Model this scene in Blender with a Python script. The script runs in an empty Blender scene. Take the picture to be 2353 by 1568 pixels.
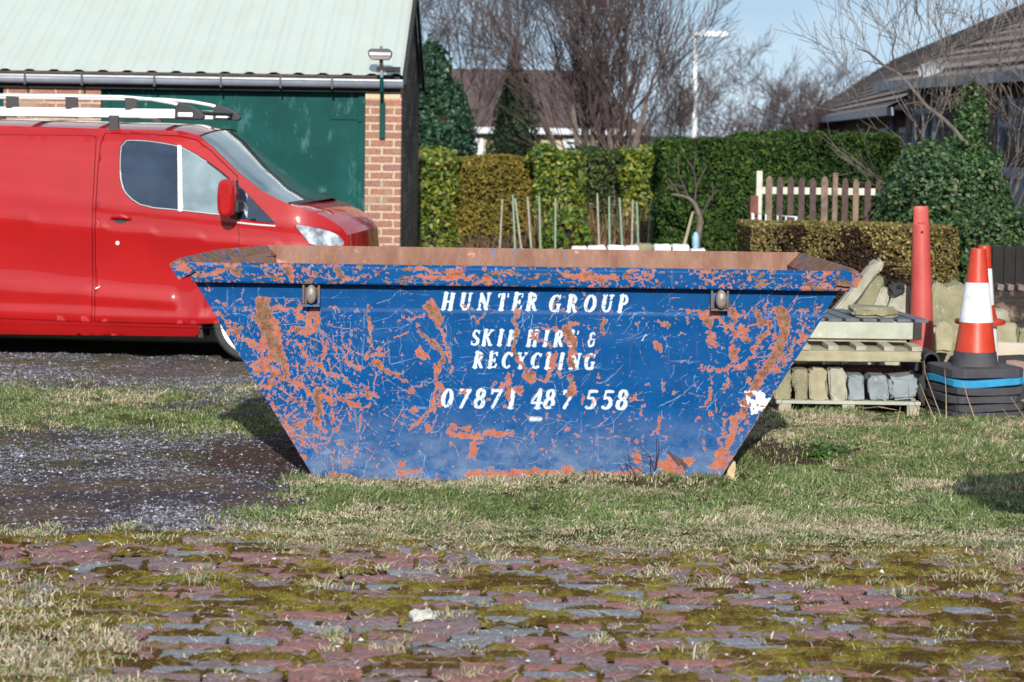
import bpy, bmesh, math, random
import numpy as np
from mathutils import Vector, Matrix, Euler, geometry
random.seed(7); RNG = np.random.default_rng(7)
SC = bpy.context.scene; COL = SC.collection
# ------------------------------------------------------------------ camera
CAMH = 1.9; FPX = 5556.0
cam_d = bpy.data.cameras.new('camera'); cam = bpy.data.objects.new('camera', cam_d); COL.objects.link(cam)
cam_d.lens = 85.0; cam_d.sensor_width = 36.0; cam_d.clip_start = 0.1; cam_d.clip_end = 2000
PITCH = math.atan(484 / FPX); ROLL = math.radians(0.8)
RM = Matrix.Rotation(math.pi / 2 - PITCH, 3, 'X') @ Matrix.Rotation(ROLL, 3, 'Z')
cam.matrix_world = Matrix.Translation((0, 0, CAMH)) @ RM.to_4x4()
cam_d.dof.use_dof = True; cam_d.dof.focus_distance = 13.1; cam_d.dof.aperture_fstop = 4.5
SC.camera = cam
# ------------------------------------------------------------------ sky, sun, exposure
SUN_EL = 23.0; SUN_AZ = 1.5      # degrees; azimuth of the sun measured from -Y (behind the camera), negative = from the left
w = bpy.data.worlds.new('World'); SC.world = w; w.use_nodes = True
nt = w.node_tree; nt.nodes.clear()
o_ = nt.nodes.new('ShaderNodeOutputWorld'); bg = nt.nodes.new('ShaderNodeBackground')
sky = nt.nodes.new('ShaderNodeTexSky'); sky.sky_type = 'NISHITA'; sky.sun_disc = False
sky.sun_elevation = math.radians(SUN_EL); sky.sun_rotation = math.radians(180 - SUN_AZ * -1)
sky.air_density = 1.3; sky.dust_density = 0.6; sky.ozone_density = 2.5
tc = nt.nodes.new('ShaderNodeTexCoord'); mp = nt.nodes.new('ShaderNodeMapping'); mp.inputs['Scale'].default_value = (1, 1, 2.2); mp.inputs['Location'].default_value = (0.31, 0.1, 0.28)
nz = nt.nodes.new('ShaderNodeTexNoise'); nz.inputs['Scale'].default_value = 5.5; nz.inputs['Detail'].default_value = 6; nz.inputs['Roughness'].default_value = .55
rp = nt.nodes.new('ShaderNodeValToRGB'); rp.color_ramp.elements[0].position = .30; rp.color_ramp.elements[1].position = .62
rp.color_ramp.elements[0].color = (.28, .28, .28, 1); rp.color_ramp.elements[1].color = (.88, .88, .88, 1)
mx = nt.nodes.new('ShaderNodeMix'); mx.data_type = 'RGBA'; mx.inputs[7].default_value = (6.6, 8.1, 9.3, 1)
L = nt.links.new
ad = nt.nodes.new('ShaderNodeVectorMath'); ad.operation = 'ADD'; ad.inputs[1].default_value = (0, 0, .22); nr = nt.nodes.new('ShaderNodeVectorMath'); nr.operation = 'NORMALIZE'
L(tc.outputs['Generated'], ad.inputs[0]); L(ad.outputs[0], nr.inputs[0]); L(nr.outputs[0], sky.inputs[0])
L(tc.outputs['Generated'], mp.inputs['Vector']); L(mp.outputs[0], nz.inputs['Vector']); L(nz.outputs['Fac'], rp.inputs[0])
tn = nt.nodes.new('ShaderNodeMix'); tn.data_type = 'RGBA'; tn.blend_type = 'MULTIPLY'; tn.inputs[0].default_value = 1; tn.inputs[7].default_value = (.88, 1.0, 1.08, 1); L(sky.outputs[0], tn.inputs[6])
L(rp.outputs[0], mx.inputs[0]); L(tn.outputs[2], mx.inputs[6]); L(mx.outputs[2], bg.inputs[0]); L(bg.outputs[0], o_.inputs[0])
bg.inputs[1].default_value = 0.10
sd = bpy.data.lights.new('sun', 'SUN'); so = bpy.data.objects.new('sun', sd); COL.objects.link(so)
sd.energy = 5.0; sd.angle = math.radians(0.5); sd.color = (1.0, .95, .86)
az = math.radians(SUN_AZ); el = math.radians(SUN_EL)
SUNV = Vector((math.sin(az) * math.cos(el), -math.cos(az) * math.cos(el), math.sin(el)))
so.rotation_euler = SUNV.to_track_quat('Z', 'Y').to_euler(); so.location = (0, -5, 20)
SC.view_settings.view_transform = 'Standard'; SC.view_settings.look = 'None'
SC.view_settings.exposure = 0.10; SC.view_settings.gamma = 1.0
SC.render.engine = 'CYCLES'; SC.cycles.use_denoising = True; SC.cycles.max_bounces = 5
SC.cycles.diffuse_bounces = 3; SC.cycles.glossy_bounces = 3; SC.cycles.transparent_max_bounces = 8
# ------------------------------------------------------------------ pixel <-> world (2353 x 1568 reading of the photo)
def ray(px, py):
    return (RM @ Vector(((px - 1176.5) / FPX, -(py - 784) / FPX, -1))).normalized()
def W(px, py, Y):
    r = ray(px, py); t = Y / r.y
    return Vector((r.x * t, Y, CAMH + r.z * t))
def G(px, py, z=0.0):
    r = ray(px, py); t = (z - CAMH) / r.z
    return Vector((r.x * t, r.y * t, z))
RMI = np.array(RM.transposed())
def proj(P):
    P = np.asarray(P, float) - np.array([0, 0, CAMH]); c = P @ RMI.T
    return 1176.5 + FPX * c[:, 0] / -c[:, 2], 784 - FPX * c[:, 1] / -c[:, 2]
# ------------------------------------------------------------------ noise
def _h(ix, iy, s):
    n = (ix.astype(np.int64) * 374761393 + iy.astype(np.int64) * 668265263 + s * 982451653) & 0xffffffff
    n = ((n ^ (n >> 13)) * 1274126177) & 0xffffffff
    n = (n ^ (n >> 16)) & 0xffff
    return n / 65535.0
def vnoise(x, y, s=0):
    x = np.asarray(x, float); y = np.asarray(y, float)
    ix = np.floor(x); iy = np.floor(y); fx = x - ix; fy = y - iy
    fx = fx * fx * (3 - 2 * fx); fy = fy * fy * (3 - 2 * fy)
    a = _h(ix, iy, s); b = _h(ix + 1, iy, s); c = _h(ix, iy + 1, s); d = _h(ix + 1, iy + 1, s)
    return (a * (1 - fx) + b * fx) * (1 - fy) + (c * (1 - fx) + d * fx) * fy
def fbm(x, y, s=0, o=4):
    r = 0; a = .5; t = 0
    for k in range(o):
        r = r + a * vnoise(x * 2 ** k + 17.3 * k, y * 2 ** k - 9.1 * k, s + k); t += a; a *= .55
    return r / t
def sstep(a, b, x):
    t = np.clip((x - a) / (b - a), 0, 1); return t * t * (3 - 2 * t)
# ------------------------------------------------------------------ mesh helpers
class MB:
    def __init__(s): s.v = []; s.f = []
    def add(s, vs, fs):
        b = len(s.v); s.v += [tuple(v) for v in vs]; s.f += [tuple(i + b for i in f) for f in fs]; return s
    def box(s, c, d, R=None):
        vs = []
        for x in (-.5, .5):
            for y in (-.5, .5):
                for z in (-.5, .5):
                    p = Vector((x * d[0], y * d[1], z * d[2]))
                    if R is not None: p = R @ p
                    vs.append(p + Vector(c))
        return s.add(vs, [(0, 1, 3, 2), (4, 6, 7, 5), (0, 4, 5, 1), (2, 3, 7, 6), (0, 2, 6, 4), (1, 5, 7, 3)])
    def bar(s, a, b, w, h, up=(0, 0, 1)):
        a = Vector(a); b = Vector(b); d = (b - a); l = d.length; d.normalize(); u = Vector(up)
        x = d.cross(u); x.normalize(); u = x.cross(d)
        R = Matrix((x, d, u)).transposed()
        return s.box((a + b) / 2, (w, l, h), R)
    def tube(s, pts, rad, n=8, cap=True):
        pts = [Vector(p) for p in pts]
        if not hasattr(rad, '__len__'): rad = [rad] * len(pts)
        vs = []; fs = []; pu = None
        for i, p in enumerate(pts):
            d = (pts[min(i + 1, len(pts) - 1)] - pts[max(i - 1, 0)]).normalized()
            if pu is None: pu = Vector((0, 0, 1)) if abs(d.z) < .9 else Vector((1, 0, 0))
            x = d.cross(pu).normalized(); y = x.cross(d).normalized(); pu = y
            for k in range(n):
                a = 2 * math.pi * k / n; vs.append(p + (x * math.cos(a) + y * math.sin(a)) * rad[i])
        for i in range(len(pts) - 1):
            for k in range(n):
                a = i * n + k; b = i * n + (k + 1) % n; fs.append((a, b, b + n, a + n))
        if cap: fs.append(tuple(range(n - 1, -1, -1))); fs.append(tuple((len(pts) - 1) * n + k for k in range(n)))
        return s.add(vs, fs)
    def lathe(s, prof, n=40, c=(0, 0, 0), axis='Z', sx=1, sy=1):
        vs = []; fs = []
        for r, z in prof:
            for k in range(n):
                a = 2 * math.pi * k / n; p = (r * math.cos(a) * sx, r * math.sin(a) * sy, z)
                if axis == 'Y': p = (p[0], p[2], p[1])
                vs.append(Vector(p) + Vector(c))
        for i in range(len(prof) - 1):
            for k in range(n):
                a = i * n + k; b = i * n + (k + 1) % n
                fs.append((a, b, b + n, a + n) if axis == 'Z' else (a, a + n, b + n, b))
        return s.add(vs, fs)
    def prism(s, front, off):
        n = len(front); off = Vector(off); vs = [Vector(p) for p in front] + [Vector(p) + off for p in front]
        fs = [tuple(range(n)), tuple(range(2 * n - 1, n - 1, -1))] + [((i + 1) % n, i, i + n, (i + 1) % n + n) for i in range(n)]
        return s.add(vs, fs)
    def grid(s, P):   # P array [a][b] of points
        a = len(P); b = len(P[0]); base = [p for r in P for p in r]
        return s.add(base, [(i * b + j, i * b + j + 1, (i + 1) * b + j + 1, (i + 1) * b + j) for i in range(a - 1) for j in range(b - 1)])
    def build(s, name, mat, parent=None, smooth=False, bevel=0, angle=35, label=None, fix=True):
        me = bpy.data.meshes.new(name); me.from_pydata(s.v, [], s.f); me.update()
        if fix:
            bm = bmesh.new(); bm.from_mesh(me); bmesh.ops.recalc_face_normals(bm, faces=bm.faces); bm.to_mesh(me); bm.free()
        o = bpy.data.objects.new(name, me); COL.objects.link(o)
        if mat: me.materials.append(mat)
        if parent: o.parent = parent; o.matrix_parent_inverse = Matrix.Translation(-parent.location) if parent.type == 'EMPTY' and not parent.parent else Matrix.Identity(4)
        if smooth:
            for p in me.polygons: p.use_smooth = True
            if angle < 180:
                try: me.set_sharp_from_angle(angle=math.radians(angle))
                except Exception: pass
        if bevel:
            m = o.modifiers.new('bevel', 'BEVEL'); m.width = bevel; m.segments = 2; m.limit_method = 'ANGLE'
        if label: o['label'] = label
        return o
def tag(o, label=None, cat=None, group=None, kind=None):
    if label: o['label'] = label
    if cat: o['category'] = cat
    if group: o['group'] = group
    if kind: o['kind'] = kind
    return o
def empty(name, loc, label, cat, group=None):
    o = bpy.data.objects.new(name, None); COL.objects.link(o); o.location = loc; o.empty_display_size = .2
    return tag(o, label, cat, group)
def npmesh(name, V, F, mat, cols=None, parent=None, smooth=False, attr='Col'):
    """V (n,3), F (m,k) arrays"""
    V = np.asarray(V, np.float32); F = np.asarray(F, np.int32); k = F.shape[1]
    me = bpy.data.meshes.new(name); me.vertices.add(len(V)); me.vertices.foreach_set('co', V.ravel())
    me.loops.add(F.size); me.loops.foreach_set('vertex_index', F.ravel())
    me.polygons.add(len(F)); me.polygons.foreach_set('loop_start', np.arange(0, F.size, k, dtype=np.int32))
    me.polygons.foreach_set('use_smooth', np.full(len(F), smooth)); me.update(calc_edges=True)
    if cols is not None:
        c = np.ones((len(V), 4), np.float32); c[:, :cols.shape[1]] = cols
        at = me.color_attributes.new(attr, 'FLOAT_COLOR', 'POINT'); at.data.foreach_set('color', c.ravel())
    me.materials.append(mat); o = bpy.data.objects.new(name, me); COL.objects.link(o)
    if parent: o.parent = parent; o.matrix_parent_inverse = Matrix.Translation(-parent.location) if parent.type == 'EMPTY' and not parent.parent else Matrix.Identity(4)
    return o
def gridfaces(a, b):
    i, j = np.meshgrid(np.arange(a - 1), np.arange(b - 1), indexing='ij'); q = (i * b + j).ravel()
    return np.stack([q, q + 1, q + b + 1, q + b], 1)
# ------------------------------------------------------------------ material helpers
class N:
    def __init__(s, name):
        s.m = bpy.data.materials.new(name); s.m.use_nodes = True; s.t = s.m.node_tree; s.b = s.t.nodes['Principled BSDF']
        s.c = s.t.nodes.new('ShaderNodeTexCoord')
    def n(s, t, **kw):
        x = s.t.nodes.new(t)
        for k, v in kw.items(): setattr(x, k, v)
        return x
    def l(s, a, b): s.t.links.new(a, b)
    def noise(s, scale, detail=4, rough=.55, vec=None, dist=0, sc3=None):
        x = s.n('ShaderNodeTexNoise'); x.inputs['Scale'].default_value = scale; x.inputs['Detail'].default_value = detail
        x.inputs['Roughness'].default_value = rough; x.inputs['Distortion'].default_value = dist
        v = vec or s.c.outputs['Object']
        if sc3:
            m = s.n('ShaderNodeMapping'); m.inputs['Scale'].default_value = sc3; s.l(v, m.inputs[0]); v = m.outputs[0]
        s.l(v, x.inputs['Vector']); return x.outputs['Fac']
    def ramp(s, f, a, b, ca=(0, 0, 0), cb=(1, 1, 1)):
        r = s.n('ShaderNodeValToRGB'); e = r.color_ramp.elements; e[0].position = a; e[1].position = b
        e[0].color = (*ca, 1); e[1].color = (*cb, 1); s.l(f, r.inputs[0]); return r.outputs[0]
    def mix(s, f, a, b, mode='MIX'):
        x = s.n('ShaderNodeMix', data_type='RGBA', blend_type=mode)
        for v, i in ((f, 0), (a, 6), (b, 7)):
            if isinstance(v, tuple): x.inputs[i].default_value = (*v, 1)
            elif isinstance(v, (int, float)): x.inputs[i].default_value = v
            else: s.l(v, x.inputs[i])
        return x.outputs[2]
    def math(s, op, a, b=0.0, c=None):
        x = s.n('ShaderNodeMath', operation=op)
        for v, i in ((a, 0), (b, 1), (c, 2)):
            if v is None: continue
            if isinstance(v, (int, float)): x.inputs[i].default_value = v
            else: s.l(v, x.inputs[i])
        return x.outputs[0]
    def sep(s, v):
        x = s.n('ShaderNodeSeparateXYZ'); s.l(v, x.inputs[0]); return x.outputs
    def comb(s, x, y, z):
        c = s.n('ShaderNodeCombineXYZ')
        for v, i in ((x, 0), (y, 1), (z, 2)):
            if isinstance(v, (int, float)): c.inputs[i].default_value = v
            else: s.l(v, c.inputs[i])
        return c.outputs[0]
    def color(s, c):
        if isinstance(c, tuple): s.b.inputs['Base Color'].default_value = (*c, 1)
        else: s.l(c, s.b.inputs['Base Color'])
    def rough(s, r):
        if isinstance(r, (int, float)): s.b.inputs['Roughness'].default_value = r
        else: s.l(r, s.b.inputs['Roughness'])
    def bump(s, h, strength=.4, dist=.01):
        x = s.n('ShaderNodeBump'); x.inputs['Strength'].default_value = strength; x.inputs['Distance'].default_value = dist
        s.l(h, x.inputs['Height']); s.l(x.outputs[0], s.b.inputs['Normal'])
    def attr(s, name='Col'):
        x = s.n('ShaderNodeAttribute', attribute_name=name); return x.outputs['Color']
def simple(name, c1, c2=None, scale=6, rough=.7, metal=0, bump=.25, bscale=60, bdist=.004, lo=.35, hi=.65, c3=None, s3=25, lo3=.6, hi3=.7, spec=None, coat=0):
    m = N(name)
    if c2 is None: c2 = tuple(x * .75 for x in c1)
    c = m.ramp(m.noise(scale, 6, .6), lo, hi, c1, c2)
    if c3: c = m.mix(m.ramp(m.noise(s3, 5, .65), lo3, hi3), c, c3)
    m.color(c); m.rough(rough); m.b.inputs['Metallic'].default_value = metal
    if coat: m.b.inputs['Coat Weight'].default_value = coat; m.b.inputs['Coat Roughness'].default_value = .04
    if spec is not None: m.b.inputs['Specular IOR Level'].default_value = spec
    if bump: m.bump(m.noise(bscale, 5, .6), bump, bdist)
    return m.m
def vcol(name, rough=.8, nscale=40, var=.35, bump=.3, bscale=120, bdist=.003, trans=0, spec=.3):
    m = N(name); a = m.attr()
    g = m.ramp(m.noise(nscale, 5, .65), .3, .7, (1 - var,) * 3, (1 + var,) * 3)
    m.color(m.mix(1.0, a, g, 'MULTIPLY')); m.rough(rough); m.b.inputs['Specular IOR Level'].default_value = spec
    if bump: m.bump(m.noise(bscale, 5, .65), bump, bdist)
    if trans:
        tr = m.n('ShaderNodeBsdfTranslucent'); ad = m.n('ShaderNodeMixShader'); ad.inputs[0].default_value = trans
        m.l(a, tr.inputs[0]); out = m.t.nodes['Material Output']; m.l(m.b.outputs[0], ad.inputs[1]); m.l(tr.outputs[0], ad.inputs[2]); m.l(ad.outputs[0], out.inputs[0])
    return m.m
BLACK = simple('black_rubber', (.018, .018, .02), (.03, .03, .034), rough=.75)
STEEL = simple('galvanised_steel', (.45, .47, .5), (.35, .36, .38), rough=.4, metal=.6, bump=.1)
# ================================================================== GROUND
def g_zones(X, Y):
    """returns dict of 0..1 masks over the ground"""
    n1 = fbm(X * 1.3, Y * 1.3, 3); n2 = fbm(X * 4, Y * 4, 11); n3 = fbm(X * .6 + 4, Y * .9, 21)
    edge = (n1 - .5) * 1.2 + (n2 - .5) * .5
    right = sstep(-1.35, -.95, X + edge * .8 + (Y - 12) * -.05)          # grass on the right side
    bricks_y = 11.05 - .12 * sstep(-1, 1.5, X)
    brick = 1 - sstep(-.12, .12, Y - bricks_y - edge * .45)
    far = sstep(17.2, 18.2, Y + edge * .8)
    strip = sstep(14.7, 15.4, Y + edge * .9 + sstep(-2.2, -3.6, X) * .2) * (1 - far) * (1 - sstep(-.6, -.1, X)) * (1 - sstep(.47, .56, n3) * .8)
    soilL = np.exp(-(((X + 1.25) / .55) ** 2 + ((Y - 14.1) / .85) ** 2)) > .35 + (n2 - .5) * .5
    soilR = np.exp(-(((X - 1.62) / .5) ** 2 + ((Y - 14.3) / .6) ** 2)) > .42 + (n2 - .5) * .5
    under = (np.abs(X) < 1.15) & (Y > 13.02) & (Y < 14.95)
    return dict(right=right, brick=brick, far=far, strip=strip, soilL=soilL.astype(float), soilR=soilR.astype(float), under=under.astype(float), n1=n1, n2=n2, n3=n3, edge=edge)
def ground_h(X, Y):
    z = g_zones(X, Y)
    h = (fbm(X * 3, Y * 3, 5) - .5) * .05 * (1 - z['brick']) + (fbm(X * 16, Y * 16, 8, 3) - .5) * .022
    h = h - .035 * z['brick'] + .012 * z['right'] * (1 - z['brick'])
    h = h * (1 - sstep(19, 21, Y) * .6)
    h = np.where((np.abs(X) < 1.3) & (Y > 12.9) & (Y < 15), np.minimum(h, -.012), h)
    h = h + .05 * np.exp(-((Y - 12.86) / .07) ** 2) * sstep(-.3, .9, X) * (1 - sstep(1.0, 1.3, X))
    return h * sstep(60, 25, np.hypot(X, Y - 13)) - .02 * sstep(25, 40, Y)
xs = np.concatenate([-np.geomspace(900, 5.2, 26), np.arange(-5, 5.001, .03), np.geomspace(5.2, 900, 26)])
ys = np.concatenate([-np.geomspace(300, 1, 10), [3.], np.arange(6.8, 20.0, .03), np.arange(20.1, 34, .3), np.geomspace(35, 1400, 24)])
XX, YY = np.meshgrid(xs, ys, indexing='ij'); ZZ = ground_h(XX, YY)
zn = g_zones(XX, YY)
def lay(c, col, m): return c * (1 - m[..., None]) + np.array(col) * m[..., None]
gc = np.ones(XX.shape + (3,)) * np.array([.060, .050, .056])                                   # dark ash and gravel
gc = lay(gc, (.115, .095, .095), zn['far'] * .8)
gc = lay(gc, (.15, .10, .055), sstep(.5, .62, fbm(XX * 2.2, YY * 3, 31)) * (1 - zn['right']) * .45)
gc = lay(gc, (.085, .082, .025), sstep(.47, .6, fbm(XX * 1.8 + 7, YY * 2.6, 37)) * (1 - zn['right']) * sstep(12.5, 13.6, YY) * .6)   # brownish soil
gc = lay(gc, (.07, .075, .018), np.clip(zn['strip'] + .35 * sstep(.5, .6, zn['n2']) * zn['strip'], 0, 1) * .85)
gc = lay(gc, (.045, .042, .02), zn['right'] * (1 - zn['soilR']))
gc = lay(gc, (.07, .045, .038), zn['soilR'] * zn['right'])
gc = lay(gc, (.075, .05, .042), zn['soilL'])
gc = lay(gc, (.05, .036, .02), zn['brick'])
gc = lay(gc, (.05, .04, .028), sstep(22, 24, YY))
m = N('earth_and_gravel'); a = m.attr()
f1 = m.noise(55, 6, .75); f2 = m.noise(14, 5, .6)
c = m.mix(1.0, a, m.ramp(f1, .3, .75, (.45, .45, .45), (1.9, 1.85, 1.9)), 'MULTIPLY')
c = m.mix(1.0, c, m.ramp(f2, .35, .65, (.7, .7, .7), (1.35, 1.3, 1.25)), 'MULTIPLY')
m.color(c); m.rough(1.0); m.b.inputs['Specular IOR Level'].default_value = .1; m.bump(f1, .8, .02); GROUNDM = m.m
gnd = npmesh('ground', np.stack([XX, YY, ZZ], -1).reshape(-1, 3), gridfaces(*XX.shape), GROUNDM, gc.reshape(-1, 3), smooth=True)
tag(gnd, 'uneven yard ground of dark gravel, bare soil and thin turf', 'ground', kind='structure')
# --------------------------------------------------------------- loose gravel (countless stones)
def stones(name, P, S, C, mat):
    n = len(P); base = np.array([[1, 0, 0], [-.6, .8, 0], [-.6, -.8, 0], [0, 0, .8], [.2, .1, -.6]])
    F0 = np.array([[0, 1, 3], [1, 2, 3], [2, 0, 3], [1, 0, 4], [2, 1, 4], [0, 2, 4]])
    ang = RNG.uniform(0, 6.28, n); V = np.repeat(base[None], n, 0) * RNG.uniform(.6, 1.3, (n, 5, 3)) * S[:, None, None]
    ca, sa = np.cos(ang)[:, None], np.sin(ang)[:, None]
    V = np.stack([V[..., 0] * ca - V[..., 1] * sa, V[..., 0] * sa + V[..., 1] * ca, V[..., 2] * .8], -1) + P[:, None]
    F = (F0[None] + (np.arange(n) * 5)[:, None, None]).reshape(-1, 3)
    return npmesh(name, V.reshape(-1, 3), F, mat, np.repeat(C, 5, 0))
GRAV = vcol('gravel_stone', .85, 80, .25, 0)
n = 210000; X = RNG.uniform(-4.6, -.3, n); Y = 10.8 + 9.2 * RNG.uniform(0, 1, n) ** 1.5; z = g_zones(X, Y)
keep = RNG.uniform(0, 1, n) < (1 - z['right']) * (1 - z['brick']) * (.12 + .88 * (1 - z['strip'])) * (.12 + .88 * sstep(.36, .62, z['n1'])) * (1 - .6 * z['soilL'])
X, Y = X[keep], Y[keep]; n = len(X); S = RNG.gamma(2.2, .0020, n) + .0022
b = (RNG.beta(.62, 4.2, n) * 1.05)[:, None]; C = np.array([.055, .052, .072]) * (1 - b) + np.array([.66, .66, .74]) * b
stones('gravel', np.stack([X, Y, ground_h(X, Y) + S * .15], 1), S, C, GRAV); tag(bpy.data.objects['gravel'], 'loose grey and white gravel chips scattered over the dark yard', 'gravel', kind='stuff')
# --------------------------------------------------------------- brick paving
m = N('worn_brick_paver'); a = m.attr(); f1 = m.noise(70, 6, .7); f2 = m.noise(9, 5, .6); f3 = m.noise(22, 4, .6)
c = m.mix(1.0, a, m.ramp(f1, .3, .72, (.42, .40, .40), (1.6, 1.6, 1.65)), 'MULTIPLY')
c = m.mix(m.math('MULTIPLY', m.ramp(f3, .54, .66), .55), c, (.235, .235, .27)); c = m.mix(m.math('MULTIPLY', m.ramp(m.noise(19, 5, .7), .60, .68), .6), c, (.15, .10, .03))
c = m.mix(m.ramp(m.noise(33, 6, .7), .66, .72), c, (.42, .42, .42))
m.color(c); m.rough(.9); m.b.inputs['Specular IOR Level'].default_value = .25; m.bump(f1, .9, .012); PAV = m.m
m = N('worn_brick_wall'); geo = None
bv = []; bf = []; bc = []; BRL = []
def paver(cx, cy, L_, W_, ang, tone):
    z = g_zones(np.array([cx]), np.array([cy]))
    nx, ny = 6, 4; hx, hy = L_ / 2, W_ / 2; base = len(bv); tilt = random.gauss(0, .010), random.gauss(0, .018); lift = random.gauss(.0, .0028)
    BRL.append((cx, cy, hx, hy, ang))
    cols_ = {0: (.29, .145, .14), 1: (.25, .165, .17), 2: (.24, .24, .265), 3: (.33, .15, .125), 4: (.20, .15, .16)}[tone]
    ca, sa = math.cos(ang), math.sin(ang)
    for i in range(nx + 1):
        for j in range(ny + 1):
            u = -hx + L_ * i / nx; v = -hy + W_ * j / ny
            eu = 1 - 2 * abs(i / nx - .5); ev = 1 - 2 * abs(j / ny - .5)
            edge = i in (0, nx) or j in (0, ny)
            uu = u + random.gauss(0, .003); vv = v + random.gauss(0, .0016)
            if i in (1, nx - 1): uu = (hx - .012) * (1 if i > 1 else -1)
            if j in (1, ny - 1): vv = (hy - .010) * (1 if j > 1 else -1)
            if (i in (0, nx)) and (j in (0, ny)): uu *= .97; vv *= .9
            zz = .004 + lift + tilt[0] * u + tilt[1] * v + random.gauss(0, .0008) - (abs(random.gauss(0, .0018)) if edge else 0)
            bv.append((cx + uu * ca - vv * sa, cy + uu * sa + vv * ca, zz)); k = random.uniform(.85, 1.15); bc.append([q * k for q in cols_])
    for i in range(nx):
        for j in range(ny):
            q = base + i * (ny + 1) + j; bf.append((q, q + ny + 1, q + ny + 2, q + 1))
    # skirt
    ring = [base + i * (ny + 1) for i in range(nx + 1)] + [base + nx * (ny + 1) + j for j in range(1, ny + 1)] + [base + i * (ny + 1) + ny for i in range(nx - 1, -1, -1)] + [base + j for j in range(ny - 1, 0, -1)]
    b2 = len(bv)
    m_ = len(ring)
    for q in ring: bv.append(bv[q]); bc.append([c_ * .8 for c_ in bc[q]])
    for q in ring: bv.append((bv[q][0], bv[q][1], -.06)); bc.append([.03, .025, .02])
    for k in range(m_):
        k2 = (k + 1) % m_; bf.append((b2 + k, b2 + m_ + k, b2 + m_ + k2, b2 + k2))
row = 0; y = 7.2
while y < 11.5:
    x = -3.2 + random.uniform(0, .2); pitch = random.choice([.116, .122, .128])
    while x < 4.3:
        L_ = random.choice([.215, .23, .24, .28, .31, .18])
        rowx = x + L_ / 2; ry = y + pitch / 2 + .02 * math.sin(rowx * 1.7 + row * .3) + .010 * rowx
        lim = -1.62 + .10 * math.sin(row * 2.1)
        if rowx > lim and random.random() > .035:
            zb = g_zones(np.array([rowx]), np.array([ry]))['brick'][0]
            if zb > .25 or random.random() < .1: paver(rowx, ry, L_ - .016, pitch - .025, .01 + random.gauss(0, .02), random.choice([0, 0, 1, 1, 2, 2, 3, 4]))
        x += L_ + random.uniform(0, .012)
    y += pitch; row += 1
a_ = math.radians(52)                                       # the panel laid at a slant on the left
for i in range(-30, 31):
    for j in range(-40, 41):
        u = i * .225 + (j % 2) * .11; v = j * .115; cx = -2.6 + u * math.cos(a_) - v * math.sin(a_); cy = 10 + u * math.sin(a_) + v * math.cos(a_)
        if -3.3 < cx < -1.76 + .06 * math.sin(cy * 9) and 7.2 < cy < 11.4 and random.random() > .06:
            if g_zones(np.array([cx]), np.array([cy]))['brick'][0] > .25: paver(cx, cy, .21, .1, a_ + random.gauss(0, .03), random.choice([0, 0, 1, 2, 3, 4]))
bc_ = np.array(bc); me = bpy.data.meshes.new('brick_paving'); me.from_pydata(bv, [], bf)
at = me.color_attributes.new('Col', 'FLOAT_COLOR', 'POINT'); at.data.foreach_set('color', np.concatenate([bc_, np.ones((len(bc_), 1))], 1).astype(np.float32).ravel())
for p in me.polygons: p.use_smooth = True
me.materials.append(PAV); pav = bpy.data.objects.new('brick_paving', me); COL.objects.link(pav)
tag(pav, 'old red and blue-grey brick paving with mossy joints', 'paving', kind='structure')
# --------------------------------------------------------------- moss cushions between the bricks
st = .011; xs = np.arange(-3.3, 4.2, st); ys = np.arange(7.6, 11.5, st); XX, YY = np.meshgrid(xs, ys, indexing='ij')
rowy = YY - .02 * np.sin(XX * 1.7) - .01 * XX
mh = fbm(XX * 2.2, rowy * 7.0, 41, 3) * .45 + fbm(XX * 7, rowy * 16, 47, 4) * .55
JD = np.zeros(XX.shape)
for (cx, cy, hx, hy, an) in BRL:
    i0, i1 = int((cx - .14 - xs[0]) / st), int((cx + .14 - xs[0]) / st) + 2; j0, j1 = int((cy - .14 - ys[0]) / st), int((cy + .14 - ys[0]) / st) + 2
    if i1 < 1 or j1 < 1 or i0 >= len(xs) or j0 >= len(ys): continue
    i0 = max(i0, 0); j0 = max(j0, 0); xx = XX[i0:i1, j0:j1] - cx; yy = YY[i0:i1, j0:j1] - cy; u = xx * math.cos(an) + yy * math.sin(an); v = -xx * math.sin(an) + yy * math.cos(an)
    JD[i0:i1, j0:j1] = np.maximum(JD[i0:i1, j0:j1], np.clip(np.minimum(hx - np.abs(u), hy - np.abs(v)), 0, 1))
mh = mh - .10 * (fbm(XX * 1.1, YY * 1.3, 49) - .5) + .04 * sstep(-.2, 1.8, XX) + .155 * np.exp(-JD / .009) + .05 * (fbm(XX * 24, YY * 24, 52, 3) - .5)
H = (mh - .634) * .20; H = np.clip(H, -.02, .017) + (fbm(XX * 55, YY * 55, 50, 2) - .5) * .012
zb = g_zones(XX, YY); H = np.where(zb['brick'] < .15, -.05, H) + .002
Pm = np.stack([XX, YY, H], -1).reshape(-1, 3); F = gridfaces(*XX.shape); kf = (H.ravel()[F].max(1) > -.004); F = F[kf]
us, inv = np.unique(F, return_inverse=True); F = inv.reshape(F.shape); Pm = Pm[us]
t = fbm(XX * 6, YY * 9, 60, 4).ravel()[us][:, None]; t = np.clip((t - .35) * 3 + (fbm(XX * 40, YY * 40, 61, 2).ravel()[us][:, None] - .5) * 1.6, 0, 1)
C = np.array([.10, .058, .018]) * (1 - t) + np.array([.25, .20, .04]) * t
MOSSP = Pm[(Pm[:, 2] > .006) & (RNG.uniform(0, 1, len(Pm)) < .9)]
m = N('cushion_moss'); a = m.attr(); f1 = m.noise(260, 4, .7); f2 = m.noise(60, 4, .6)
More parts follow.
